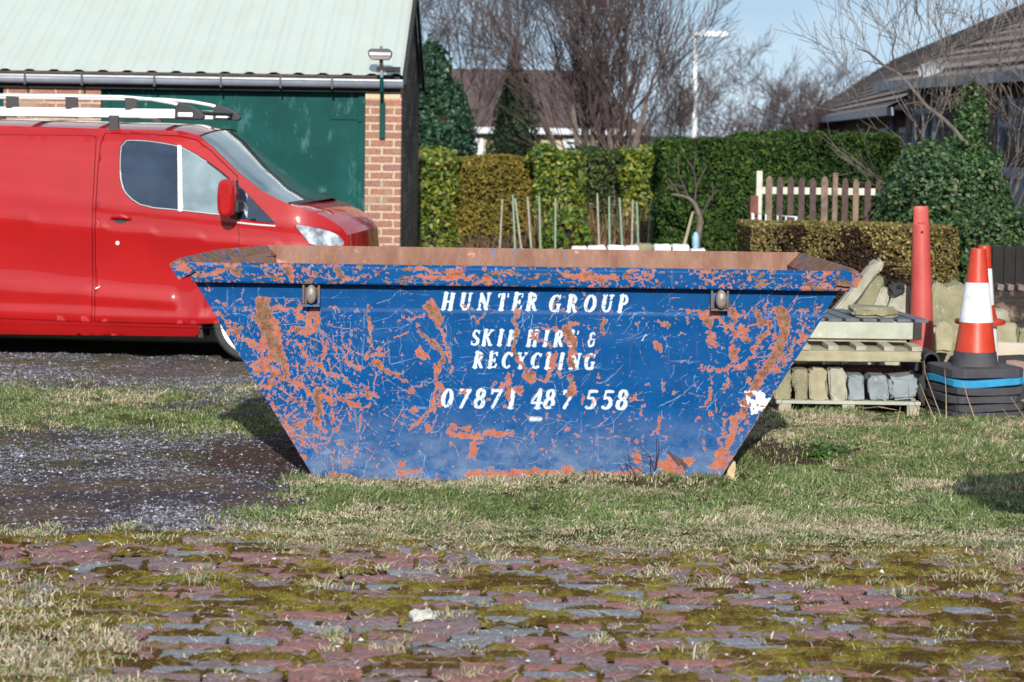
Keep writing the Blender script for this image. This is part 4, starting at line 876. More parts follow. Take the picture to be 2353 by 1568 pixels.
# wheels
TYR = simple('tyre_rubber', (.03, .03, .032), (.045, .043, .045), 10, .85, bump=.4); RIM = simple('silver_wheel_cover', (.74, .76, .8), (.66, .68, .72), 8, .4, metal=.1, bump=.05)
for (u, vv, s_) in ((0, .03, 1), (0, VW - .03, -1), (RU, .03, 1), (RU, VW - .03, -1)):
    wc = vw(u, vv, .335); pr = [(.250, .03), (.262, .0), (.275, -.008), (.305, -.004), (.327, .02), (.333, .05), (.333, .17), (.325, .2), (.22, .215)]
    def lath(name, prof, mat, par, n=48):
        vs = []; fs = []
        for r, y in prof:
            for k in range(n): a = 2 * math.pi * k / n; vs.append(wc + EU * (r * math.cos(a)) + Vector((0, 0, r * math.sin(a))) + EV * (s_ * y))
        for i in range(len(prof) - 1):
            for k in range(n): fs.append((i * n + k, i * n + (k + 1) % n, (i + 1) * n + (k + 1) % n, (i + 1) * n + k))
        return MB().add(vs, fs).build(name, mat, par, smooth=True)
    ty = lath('wheel', pr, TYR, van); rm = lath('wheel_rim', [(0, .012), (.05, .008), (.07, .03), (.15, .05), (.20, .028), (.235, .008), (.260, .004), (.25, .06), (.15, .09), (0, .09)], RIM, ty)
    mb = MB()
    for k in range(5):
        a = 2 * math.pi * k / 5; e = lambda r, aa, y: wc + EU * (r * math.cos(aa)) + Vector((0, 0, r * math.sin(aa))) + EV * (s_ * y)
        mb.add([e(.06, a - .3, .02), e(.06, a + .3, .02), e(.235, a + .13, .004), e(.235, a - .13, .004), e(.06, a - .3, .05), e(.06, a + .3, .05), e(.235, a + .13, .03), e(.235, a - .13, .03)], [(0, 1, 2, 3), (0, 3, 7, 4), (1, 5, 6, 2), (4, 7, 6, 5)])
    mb.build('spokes', RIM, ty)
lens('mud_flap', [(-.44, .2), (-.40, .2), (-.44, .52), (-.47, .5)], .04, .3, VPL, van, 0)
# roof rack
rack = MB(); RV = .26; RZ = vuz(200, 259, RV)[1]
us = [vuz(x, 250, RV)[0] for x in (165, 302)]; pitch = us[1] - us[0]; uf = vuz(403, 262, RV)[0]
for k in range(6): rack.box(vw(us[1] - pitch * k, RV, RZ + .075), (.10, .03, .10))
for k in range(7):
    u = uf - .12 - k * .55; rack.bar(vw(u, RV, RZ - .03), vw(u, VW - RV, RZ - .03), .05, .028)
for u in (uf - .5, uf - 1.9, uf - 3.1):
    for v in (RV - .02, VW - RV + .02): rack.box(vw(u, v, RZ - .085), (.08, .06, .13))
rk = rack.build('roof_rack', VPL, van, bevel=.003)
for v in (RV, VW - RV):
    mb = MB(); mb.bar(vw(RE + .35, v, RZ), vw(uf, v, RZ), .03, .075); mb.build('side_rail', VALU, rk, bevel=.006)
    mb = MB(); mb.tube([vw(RE + .35, v, RZ + .13), vw(uf - .45, v, RZ + .13), vw(uf - .2, v, RZ + .115), vw(uf - .02, v, RZ + .085), vw(uf + .03, v, RZ + .07)], .014, 10); mb.build('top_rail', VALU, rk, smooth=True)
    cp = [(uf, -.04), (uf + .23, -.045), (uf + .245, -.02), (uf + .2, .03), (uf + .13, .065), (uf + .03, .09), (uf + .005, .06)]
    MB().prism([vw(a, v - .03, RZ + b) for a, b in cp], EV * .06).build('end_cap', VPL, rk, bevel=.008)
    MB().box(vw(uf + .09, v - .032, RZ - .005), (.12, .006, .032)).build('cap_badge', VALU, rk)
for u in (uf + .16,): MB().tube([vw(u, RV, RZ + .01), vw(u, VW - RV, RZ + .01)], .02, 10).build('front_roller', VPL, rk)
# ================================================================== GARAGE
def brickmat(name, c1, c2, mortar, axis='XZ', sc=1.0, msize=.011, var=True):
    m = N(name); s_ = m.sep(m.c.outputs['Object']); v = m.comb(s_[0] if axis == 'XZ' else s_[1], s_[2], 0)
    b = m.n('ShaderNodeTexBrick'); m.l(v, b.inputs['Vector']); b.inputs['Scale'].default_value = 1; b.inputs['Brick Width'].default_value = .225 * sc; b.inputs['Row Height'].default_value = .075 * sc
    b.inputs['Mortar Size'].default_value = msize; b.inputs['Mortar Smooth'].default_value = .3; b.inputs['Bias'].default_value = 0
    b.inputs['Color1'].default_value = (*c1, 1); b.inputs['Color2'].default_value = (*c2, 1); b.inputs['Mortar'].default_value = (*mortar, 1)
    f = m.noise(40, 5, .7); c = m.mix(1.0, b.outputs['Color'], m.ramp(f, .3, .7, (.6, .6, .6), (1.4, 1.4, 1.4)), 'MULTIPLY'); c = m.mix(m.ramp(m.noise(4, 4, .6), .55, .7), c, (.34, .24, .18))
    m.color(c); m.rough(.9); m.bump(m.math('SUBTRACT', f, m.math('MULTIPLY', b.outputs['Fac'], 1.2)), .5, .01); return m.m
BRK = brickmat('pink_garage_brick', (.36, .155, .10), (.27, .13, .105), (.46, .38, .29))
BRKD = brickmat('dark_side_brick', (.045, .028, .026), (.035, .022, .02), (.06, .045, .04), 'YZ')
m = N('green_door_paint'); s1 = m.noise(7, 6, .65, sc3=(1, 1, .45)); s2 = m.noise(70, 4, .7)
c = m.mix(m.ramp(m.noise(2.5, 4, .6), .35, .65), (.001, .050, .046), (.003, .075, .070)); c = m.mix(m.math('MULTIPLY', m.ramp(s1, .57, .72), .5), c, (.13, .27, .29)); c = m.mix(m.math('MULTIPLY', m.ramp(m.noise(28, 4, .7, sc3=(1, 1, .25)), .66, .72), .35), c, (.35, .5, .47))
m.color(c); m.rough(.55); m.b.inputs['Specular IOR Level'].default_value = .12; m.bump(s2, .1, .004); GRN = m.m
YG = 22.6
gx0, gx1 = W(-900, 300, YG).x, W(919, 300, YG).x; zg = W(500, 197, YG).z
gar = empty('garage', (gx1, YG, 0), 'brick garage with large green doors and a pale corrugated sheet roof at left', 'garage')
def wbox(px0, py0, px1, py1, Y0, Y1, name, mat, par, z0=None, bevel=0, label=None, z1=None):
    a = W(px0, py0, Y0); b = W(px1, py1, Y0); zlo = b.z if z0 is None else z0; zhi = a.z if z1 is None else z1
    return MB().box(((a.x + b.x) / 2, (Y0 + Y1) / 2, (zhi + zlo) / 2), (abs(b.x - a.x), abs(Y1 - Y0), zhi - zlo)).build(name, mat, par, bevel=bevel, label=label)
zt_ = zg - .01
wbox(840, 200, 919, 560, YG, YG + .25, 'brick_pier', BRK, gar, 0, z1=zt_); wbox(8, 194, 232, 560, YG, YG + .25, 'brick_pier', BRK, gar, 0, z1=zt_)
MB().box((gx0 + .05, YG + .12, zt_ / 2), (.5, .24, zt_)).build('brick_pier', BRK, gar)
wbox(840, 200, 919, 228, YG - .006, YG + .1, 'lintel_stone', simple('cream_lintel', (.62, .5, .33), (.5, .4, .28), 20, .85), gar)
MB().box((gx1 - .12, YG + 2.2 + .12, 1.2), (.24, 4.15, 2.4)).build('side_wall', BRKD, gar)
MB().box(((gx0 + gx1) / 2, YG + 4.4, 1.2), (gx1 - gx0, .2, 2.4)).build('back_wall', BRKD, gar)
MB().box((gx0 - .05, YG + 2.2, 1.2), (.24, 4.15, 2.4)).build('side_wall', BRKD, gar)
# doors
def gdoor(px0, px1, name, label):
    a = W(px0, 300, YG).x; b = W(px1, 300, YG).x; yy = YG + .10
    mb = MB(); mb.box(((a + b) / 2, yy, zt_ / 2), (b - a, .04, zt_ - .01)); d = mb.build(name, GRN, gar, label=label)
    return a, b, yy, d
a, b, yy, d = gdoor(232, 838, 'green_door', 'wide green painted door with faint chalky marks')
MB().box((b - .035, yy - .03, zt_ / 2), (.065, .03, zt_)).build('door_frame', GRN, d, bevel=.004); MB().box((a + .07, yy - .03, zt_ / 2), (.02, .03, zt_)).build('door_frame', GRN, d, bevel=.004)
xm = W(540, 300, YG).x; mb = MB(); mb.box((xm, yy - .024, zt_ / 2), (.022, .012, zt_)); mb.build('door_seam', GRN, d)
for (x0, x1, y_) in ((757, 838, 264), (757, 838, 480)):
    zz = W(800, y_, YG).z; xa = W(x0, 300, YG).x; mb = MB(); mb.box(((xa + b - .06) / 2, yy - .027, zz - .02), (b - .06 - xa, .012, .055)); mb.box((b - .05, yy - .05, zz - .02), (.04, .03, .09)); mb.build('hinge', GRN, d, bevel=.004)
zz = W(800, 212, YG).z; MB().box(((xm + b) / 2 - .03, yy - .026, zz), (b - xm - .15, .01, .02)).build('top_batten', GRN, d)
gdoor(-900, 8, 'green_door', None)
# roof
m = N('pale_roof_sheet'); c = m.mix(m.ramp(m.noise(1.6, 5, .6), .3, .7), (.45, .495, .455), (.48, .525, .485)); c = m.mix(m.ramp(m.noise(150, 3, .6), .62, .72), c, (.43, .47, .45)); c = m.mix(m.math('MULTIPLY', m.ramp(m.noise(5, 6, .7, sc3=(1, .25, .25)), .50, .72), .5), c, (.44, .43, .37)); c = m.mix(m.ramp(m.noise(34, 3, .6), .72, .75), c, (.30, .31, .27)); m.color(c); m.rough(.7); ROOFM = m.m
ze = W(500, 163, YG - .04).z; ye = YG - .04; rise = W(944, 0, YG + 2.2).z; yr = YG + 2.35; zr = ze + (yr - ye) * math.tan(math.radians(20.5))
def sheet(name, y0, z0, y1, z1, lab=None):
    per = .2268; xs_ = []; x = gx1 + .02
    prof = [(0, 0), (.035, .016), (.08, .016), (.115, 0), (.2268, 0)]
    pts = []
    while x > gx0 - .1:
        for dx, dz in prof[:-1]: pts.append((x - dx, dz))
        x -= per
    P = [[(px_, y0, z0 + dz) for px_, dz in pts], [(px_, (y0 + y1) / 2, (z0 + z1) / 2 + dz) for px_, dz in pts], [(px_, y1, z1 + dz) for px_, dz in pts]]
    o = MB().grid(P).build(name, ROOFM, gar, label=lab); s = o.modifiers.new('t', 'SOLIDIFY'); s.thickness = .004; s.offset = 0; return o
sheet('roof_sheet', ye, ze - .02, yr, zr, 'pale corrugated front slope'); sheet('roof_sheet', YG + 4.65, ze - .02, yr + .01, zr)
DK = simple('dark_bargeboard', (.02, .016, .018), (.03, .024, .026), 10, .8)
mb = MB(); 
for (y0, z0, y1, z1) in ((ye + .02, ze - .10, yr, zr - .06), (YG + 4.6, ze - .10, yr, zr - .06)): mb.prism([(gx1 + .03, y0, z0), (gx1 + .03, y1, z1), (gx1 + .03, y1, z1 + .10), (gx1 + .03, y0, z0 + .10)], (.03, 0, 0))
mb.build('bargeboard', DK, gar)
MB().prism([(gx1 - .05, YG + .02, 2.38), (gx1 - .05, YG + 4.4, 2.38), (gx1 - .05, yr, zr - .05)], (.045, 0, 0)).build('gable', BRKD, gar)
MB().box(((gx0 + gx1) / 2, ye + .02, ze - .055), (gx1 - gx0, .02, .06)).build('eaves_board', simple('weathered_board', (.12, .09, .07), (.05, .04, .035), 12, .9), gar)
MB().box(((gx0 + gx1) / 2, YG - .025, zg + .012), (gx1 - gx0 + .02, .10, .03)).build('soffit', DK, gar)
# gutter: half round with light top lip
zgut = W(500, 182, YG - .13).z; P = []
for k in range(9):
    a = math.pi * k / 8; P.append([(gx0 - .1, YG - .11 - .05 * math.cos(a), zgut + .01 - .065 * math.sin(a)), (gx1 + .03, YG - .11 - .05 * math.cos(a), zgut - .0 - .065 * math.sin(a))])
gm = simple('dark_gutter', (.05, .05, .055), rough=.35); gt = MB().grid(P).build('gutter', simple('grey_gutter_plastic', (.30, .33, .40), (.22, .25, .32), 5, .35), gar, smooth=True); s = gt.modifiers.new('t', 'SOLIDIFY'); s.thickness = .006
MB().bar((gx0, YG - .168, zgut + .018), (gx1 + .03, YG - .168, zgut + .008), .012, .018).build('gutter_lip', STEEL, gt)
MB().box(((gx0 + gx1) / 2, YG - .035, zgut - .03), (gx1 - gx0, .02, .14)).build('fascia', DK, gar)
for px in (48, 180, 348, 502, 640, 760): q = W(px, 184, YG - .35); MB().box((q.x, YG - .12, zgut - .02), (.018, .12, .11)).build('gutter_bracket', gm, gt)
q = W(900, 163, YG - .2)
MB().box((W(905, 163, YG).x, YG - .1, W(905, 161, YG).z), (.13, .06, .05)).build('roof_edge_clip', DK, gar)
# floodlight on its green post
fl = empty('floodlight', tuple(W(877, 320, YG - .05)), 'grey floodlight on a thin stem with green conduit, above the brick pier of the garage', 'floodlight')
YF = YG - .26; q = W(872, 124, YF)
hd = MB(); f = [W(845, 117, YF), W(852, 112, YF), W(893, 112, YF), W(900, 119, YF), W(899, 130, YF), W(892, 138, YF), W(853, 137, YF), W(846, 128, YF)]
hd.prism(f, (0, .16, .0)); h_ = hd.build('lamp_head', simple('dark_lamp_housing', (.05, .05, .07), rough=.5), fl, bevel=.01)
MB().prism([W(848, 120, YF - .004), W(898, 121, YF - .004), W(898, 128, YF - .004), W(849, 127, YF - .004)], (0, .01, 0)).build('lamp_glass', simple('lamp_glass', (.6, .62, .66), rough=.1), h_)
MB().prism([W(849, 129, YF - .003), W(898, 130, YF - .003), W(893, 137, YF - .003), W(854, 136, YF - .003)], (0, .01, 0)).build('lamp_reflector', simple('lamp_brown', (.25, .2, .17), rough=.5), h_)
MB().tube([W(876, 112, YF + .08), W(876, 106, YF + .08)], .012, 8).build('lamp_knob', simple('rust_orange', (.4, .15, .06)), h_)
MB().tube([W(876, 138, YF + .08), W(877, 165, YF + .04)], .018, 10).build('stem', DK, fl); MB().box((W(880, 160, YF).x + .02, YF + .05, W(880, 159, YF).z), (.16, .06, .04)).build('stem_bracket', DK, fl)
MB().tube([W(877, 162, YF + .02), W(877, 178, YF + .02)], .014, 8).build('steel_pipe', STEEL, fl)
MB().tube([W(877, 178, YF + .02), W(877, 208, YF + .05), W(878, 238, YG - .03)], .018, 8).build('conduit', GRN, fl)
MB().box(((W(871, 300, YG - .03).x + W(886, 300, YG - .03).x) / 2, YG - .03, (W(878, 236, YG).z + W(878, 318, YG).z) / 2), (.052, .05, W(878, 236, YG).z - W(878, 318, YG).z)).build('conduit_box', GRN, fl, bevel=.004)
# ================================================================== FOLIAGE
LEAFM = vcol('leaf', .45, 9, .3, 0, trans=.22, spec=.4); NEEDLE = vcol('needle_foliage', .8, 9, .3, 0, trans=.15, spec=.2)
CORE = simple('dark_core_filler', (.018, .014, .008), (.03, .022, .012), 12, 1.0, bump=.6, bscale=30, bdist=.05)  # opaque dark filler added inside hedges and crowns to block light
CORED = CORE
BARK = simple('grey_bark', (.17, .14, .125), (.10, .08, .07), 14, .9, bump=.4); BARKB = simple('brown_twig_bark', (.085, .058, .055), (.055, .038, .04), 10, .9, bump=.2)
def leafmesh(name, P, Nrm, size, C, mat, parent=None, asp=.5, spread=.7, up=0.0):
    n = len(P); size = np.broadcast_to(size, (n,)) * RNG.uniform(.6, 1.35, n)
    nn = Nrm + RNG.normal(0, spread, (n, 3)); nn /= np.linalg.norm(nn, axis=1)[:, None] + 1e-9
    t = RNG.normal(0, 1, (n, 3)) + np.array([0, 0, up]); t -= (t * nn).sum(1)[:, None] * nn; t /= np.linalg.norm(t, axis=1)[:, None] + 1e-9
    b = np.cross(nn, t); s = size[:, None]
    V = np.stack([P - t * s * .5, P + b * s * asp * .5 + nn * s * .08, P + t * s * .5, P - b * s * asp * .5 + nn * s * .08], 1)
    F = np.arange(n)[:, None] * 4 + np.array([0, 1, 2, 3]); return npmesh(name, V.reshape(-1, 3), F, mat, np.repeat(C, 4, 0), parent)
def palette(n, cols, wts):
    k = RNG.choice(len(cols), n, p=np.array(wts) / sum(wts)); return np.array(cols)[k] * RNG.uniform(.75, 1.25, (n, 1))
def boxshell(n, x0, x1, y0, y1, z0, z1, lump=.1, deep=.07, seed=0, zt=None):
    A = np.array([(x1 - x0) * (z1 - z0), (x1 - x0) * (z1 - z0) * .6, (x1 - x0) * (y1 - y0) * 1.3, (y1 - y0) * (z1 - z0), (y1 - y0) * (z1 - z0)]); f = RNG.choice(5, n, p=A / A.sum())
    u, v = RNG.uniform(0, 1, n), RNG.uniform(0, 1, n); P = np.zeros((n, 3)); Nm = np.zeros((n, 3))
    dx, dy, dz = x1 - x0, y1 - y0, z1 - z0; d = RNG.exponential(deep, n)
    for k, (nx_, ny_, nz_2) in enumerate([(0, -1, 0), (0, 1, 0), (0, 0, 1), (-1, 0, 0), (1, 0, 0)]):
        s = f == k; uu, vv = u[s], v[s]
        if k == 0: P[s] = np.stack([x0 + uu * dx, y0 + 0 * uu, z0 + vv * dz], 1)
        if k == 1: P[s] = np.stack([x0 + uu * dx, y1 + 0 * uu, z0 + vv * dz], 1)
        if k == 2: P[s] = np.stack([x0 + uu * dx, y0 + vv * dy, z1 + 0 * uu], 1)
        if k == 3: P[s] = np.stack([x0 + 0 * uu, y0 + uu * dy, z0 + vv * dz], 1)
        if k == 4: P[s] = np.stack([x1 + 0 * uu, y0 + uu * dy, z0 + vv * dz], 1)
        Nm[s] = (nx_, ny_, nz_2)
    lp = (fbm(P[:, 0] * 2.2 + P[:, 1], P[:, 2] * 2.2 + P[:, 1] * .7, seed, 3) - .5) * 2 * lump
    P = P + Nm * (lp - d)[:, None]
    if zt is not None: P[:, 2] = z0 + (P[:, 2] - z0) * zt(P[:, 0])
    return P, Nm
def hedge(name, px0, px1, pyt, Y0, Y1, label, cols, wts, n, size, mat, lump=.1, asp=.5, seed=0, z0=.0, group=None, core=CORE, baretop=None, bare=0.0, zt=None, up=0, cat='hedge', deep=.07, spread=.7, brown=None):
    a = W(px0, pyt, Y0); b = W(px1, pyt, Y0); x0, x1 = a.x, b.x; z1 = (a.z + b.z) / 2
    e = empty(name, ((x0 + x1) / 2, (Y0 + Y1) / 2, 0), label, cat, group)
    P, Nm = boxshell(n, x0, x1, Y0, Y1, z0, z1, lump, deep, seed, zt)
    if bare > 0:
        lowk = sstep(bare * (.7), bare * 1.5, P[:, 2] + (fbm(P[:, 0] * 2, P[:, 2] * 2, seed + 9) - .5) * .4); k = RNG.uniform(0, 1, n) < .06 + lowk; P, Nm = P[k], Nm[k]
    C = palette(len(P), cols, wts) * (.65 + .7 * fbm(P[:, 0] * 2.5, P[:, 2] * 2.5, seed + 5))[:, None]
    if brown is not None: C = brown(P, C)
    leafmesh('foliage', P, Nm, size, C, mat, e, asp, spread, up)
    ins = .10 + lump * .5; zc = z1 * (min(zt(np.linspace(x0, x1, 9))) if zt is not None else 1)
    MB().box(((x0 + x1) / 2, (Y0 + Y1) / 2, (zc - ins) / 2), (x1 - x0 - 2 * ins, Y1 - Y0 - 2 * ins, zc - ins)).build('light_block_core', core, e)
    return e, x0, x1, z1
LAU = [(.14, .19, .02), (.22, .24, .025), (.055, .115, .02), (.34, .34, .09), (.028, .05, .015)]
hedge('laurel_hedge', 945, 1045, 365, 29.2, 30.6, 'bright yellow-green laurel hedge section beside the dark end of the garage', LAU, [3, 3, 3, 1.2, 1.5], 14000, .068, LEAFM, .20, .55, 1, group=None)
hedge('conifer_hedge', 1030, 1228, 366, 29.6, 31, 'flat-topped golden brown clipped conifer hedge between two laurel sections', [(.20, .155, .03), (.13, .125, .025), (.26, .19, .04), (.08, .07, .02)], [3, 2, 2, 1], 34000, .045, NEEDLE, .07, .6, 2, bare=.55)
hedge('laurel_hedge', 1228, 1345, 352, 29.1, 30.6, 'tall glossy laurel hedge section right of the golden conifer hedge', LAU, [3, 2.5, 4, 1.2, 1.5], 19000, .068, LEAFM, .22, .55, 3, bare=.3)
hedge('dark_hedge', 1335, 1450, 350, 29.5, 30.7, 'darker green hedge section squeezed between two bright laurel sections', [(.035, .065, .02), (.08, .11, .02), (.02, .035, .012)], [3, 2, 1], 10000, .06, LEAFM, .2, .5, 4)
hedge('laurel_hedge', 1436, 1530, 345, 29.0, 30.5, 'rounded yellow-green laurel hedge section above bare brown stems', LAU, [3, 3, 3, 1.2, 1.5], 15000, .068, LEAFM, .26, .55, 5, bare=.7)
hedge('leylandii_hedge', 1522, 2075, 330, 25.2, 26.6, 'long dark green conifer hedge with a feathery uneven top', [(.022, .055, .012), (.045, .085, .018), (.075, .115, .02), (.012, .025, .008)], [4, 4, 1.6, 2], 95000, .060, NEEDLE, .14, .45, 6, zt=lambda x: 1.0 + .055 * sstep(1.8, 3.6, x) + .05 * (fbm(x * 3, x * 0, 77, 4) - .5), up=1.2, deep=.09)
e, lx0, lx1, lz = hedge('box_hedge', 1727, 2205, 523, 20.6, 21.9, 'low clipped brown and gold box hedge behind the stone pile', [(.22, .17, .055), (.13, .11, .035), (.30, .24, .10), (.10, .065, .03)], [3, 3, 2, 2], 56000, .034, NEEDLE, .03, .6, 7, bare=.0, deep=.05, brown=lambda P, C: np.where(((fbm(P[:, 0] * 2.6, P[:, 2] * 1.2, 66) + RNG.normal(0, .05, len(P)) + .35 * sstep(.95, .6, P[:, 2]) - .30 * sstep(2.9, 3.5, P[:, 0])) > .56)[:, None] & (P[:, 1] < 20.8)[:, None], np.array([[.035, .02, .012]]) * RNG.uniform(.5, 1.8, (len(P), 1)), C))  # lower left of the front recoloured near-black brown leaf by leaf
# points over the dark brown zone of its front face
n = 9000; X = RNG.uniform(lx0 + .02, lx1 - .5, n); Z = RNG.uniform(.05, lz - .1, n); k = (fbm(X * 2.4, Z * 1.6, 66) + sstep(lz - .08, lz - .35, Z) * .3 - .35 * sstep(lx1 - .9, lx1 - .3, X)) > .55; X, Z = X[k], Z[k]
def blob(name, c, r, n, label, cat, cols, wts, size, mat, asp=.5, seed=0, lump=.25, core=.72, trunk=None, group=None, parent=None, up=0, shape=None, spread=.8, deep=.12, pw=0):
    e = parent or empty(name, (c[0], c[1], 0), label, cat, group)
    d = RNG.normal(0, 1, (n, 3)); d /= np.linalg.norm(d, axis=1)[:, None]
    th = np.arctan2(d[:, 1], d[:, 0]); q = 1 + lump * (fbm(th * 1.6 + 9, d[:, 2] * 2.6, seed, 3) - .5) * 2 + lump * .6 * (fbm(th * 5 + 9, d[:, 2] * 7, seed + 3, 2) - .5); q -= RNG.exponential(deep, n)
    sc = np.ones(n) if shape is None else shape(d[:, 2])
    if pw: d = d / ((np.abs(d) ** pw).sum(1) ** (1 / pw))[:, None]
    P = np.array(c) + d * np.array(r) * q[:, None] * np.stack([sc, sc, np.ones(n)], 1)
    k = P[:, 2] > .02; P, d = P[k], d[k]
    C = palette(len(P), cols, wts) * (.6 + .8 * fbm(P[:, 0] * 2.2, P[:, 2] * 2.2, seed + 5))[:, None]
    leafmesh('foliage', P, d, size, C, mat, e, asp, spread, up)
    if core:
        bm = bmesh.new(); bmesh.ops.create_icosphere(bm, subdivisions=3, radius=1)
        for v in bm.verts:
            s_ = float(shape(np.array([v.co.z]))[0]) if shape is not None else 1; k_ = core * (1 + .25 * (float(vnoise(v.co.x * 2 + 5, v.co.z * 2 + 3, seed)) - .5))
            v.co = Vector((c[0] + v.co.x * r[0] * k_ * s_, c[1] + v.co.y * r[1] * k_ * s_, max(.01, c[2] + v.co.z * r[2] * k_)))
        me = bpy.data.meshes.new('light_block_core'); bm.to_mesh(me); bm.free(); me.materials.append(CORE); o = bpy.data.objects.new('light_block_core', me); COL.objects.link(o); o.parent = e; o.matrix_parent_inverse = Matrix.Translation(-e.location)
    if trunk: MB().tube([(c[0], c[1], 0), (c[0] + .03, c[1], c[2] * .5), (c[0], c[1], c[2])], [trunk, trunk * .8, trunk * .5], 8).build('trunk', BARK, e, smooth=True)
    return e
IVY = [(.035, .085, .03), (.06, .13, .045), (.10, .16, .06), (.02, .045, .018), (.20, .19, .08)]
def pc(px, py, Y): p = W(px, py, Y); return (p.x, p.y, p.z)
p = pc(2165, 455, 23.0); ivs = blob('ivy_shrub', (p[0] + .02, 23.0, .90), (.60, .8, .92), 26000, 'broad glossy ivy shrub spilling over at the right behind the cones', 'shrub', IVY, [4, 4, 2, 2, .8], .047, LEAFM, .75, 11, .22, .78, pw=2.7)
p = pc(2290, 560, 21.5); blob('ivy_shrub', (p[0], 21.6, .72), (.46, .5, .55), 9500, 'lower ivy mass hanging over the dark fence at the right edge', 'shrub', IVY, [4, 4, 2, 2, .8], .046, LEAFM, .75, 12, .3, .78)
blob('ivy_column', tuple(pc(2230, 275, 23.4)), (.15, .15, .36), 2600, 'narrow climbing ivy on the trunk of the bare tree at right', 'ivy', IVY, [4, 4, 2, 2, 1], .045, LEAFM, .75, 13, .4, .5)
blob('ivy_tree', tuple(pc(1003, 322, 33.5)), (.48, .6, .85), 11000, 'dark ivy-covered tree next to the garage roof end', 'tree', [(.02, .06, .035), (.035, .10, .055), (.07, .15, .09), (.012, .03, .018)], [4, 4, 1.5, 2], .062, LEAFM, .7, 14, .35, .75, trunk=.14)
blob('ivy_tree', tuple(pc(988, 200, 33.2)), (.26, .3, .6), 2200, 'thin ivy-clad upper stem rising beside the garage roof', 'tree', [(.02, .06, .035), (.035, .09, .05), (.06, .12, .07)], [4, 4, 1.5], .08, LEAFM, .7, 15, .4, .5, trunk=.08)
cone_shape = lambda z: np.clip(.62 - .5 * z, .08, 1.2)
p = pc(1182, 290, 36); blob('fir_tree', (p[0], 36, 1.7), (.62, .6, 1.45), 9000, 'small dark conical fir tree in front of the distant bungalow', 'tree', [(.03, .06, .03), (.05, .085, .045), (.018, .035, .02)], [3, 2, 2], .08, NEEDLE, .3, 16, .35, .7, trunk=.07, shape=cone_shape, up=1)
# brown dead stems and undergrowth below the hedge
def stems(name, x0, x1, Y0, Y1, n, h0, h1, col, label, thick=.006, cat='stems', lean=.15):
    X, Y = scat(n, x0, x1, Y0, Y1); H = RNG.uniform(h0, h1, n); lx, ly = RNG.normal(0, lean, n) * H, RNG.normal(0, lean, n) * H
    V = np.zeros((n, 5, 3)); t = thick * RNG.uniform(.6, 1.4, n); wd = np.stack([t, t * 0], 1)
    V[:, 0] = np.stack([X - t, Y, X * 0], 1); V[:, 1] = np.stack([X + t, Y, X * 0], 1); V[:, 2] = np.stack([X - t * .7 + lx * .5, Y + ly * .5, H * .55], 1); V[:, 3] = np.stack([X + t * .7 + lx * .5, Y + ly * .5, H * .55], 1); V[:, 4] = np.stack([X + lx, Y + ly, H], 1)
    b = np.arange(n)[:, None] * 5; F = np.concatenate([b + np.array([0, 1, 3]), b + np.array([0, 3, 2]), b + np.array([2, 3, 4])])
    C = palette(n, col, [1] * len(col)); return tag(npmesh(name, V.reshape(-1, 3), F, NEEDLE, np.repeat(C, 5, 0)), label, cat, kind='stuff')
stems('dead_stems', W(1225, 500, 28.6).x, W(1560, 500, 28.6).x, 28.0, 29.2, 900, .3, 1.15, [(.24, .11, .06), (.14, .07, .05), (.3, .2, .12), (.05, .08, .02)], 'brown dead plant stems standing along the foot of the hedges', .011)
stems('dead_stems', W(1035, 500, 29).x, W(1340, 500, 29).x, 28.6, 29.5, 700, .2, .75, [(.12, .07, .05), (.2, .12, .08), (.07, .045, .03)], 'tangled brown undergrowth below the golden hedge', .012, lean=.5)
stems('dead_stems', W(1540, 500, 25).x, W(1730, 500, 25).x, 24.4, 25.1, 350, .1, .8, [(.12, .05, .04), (.2, .08, .05), (.08, .045, .03)], 'red-brown dry growth at the foot of the dark hedge', .012, lean=.4)
blob('garden_shrub', tuple(pc(1300, 555, 28)), (.3, .3, .42), 900, 'small leafy green bush among the garden canes', 'bush', LAU[:3], [2, 1, 4], .08, LEAFM, .6, 21, .3, .6)
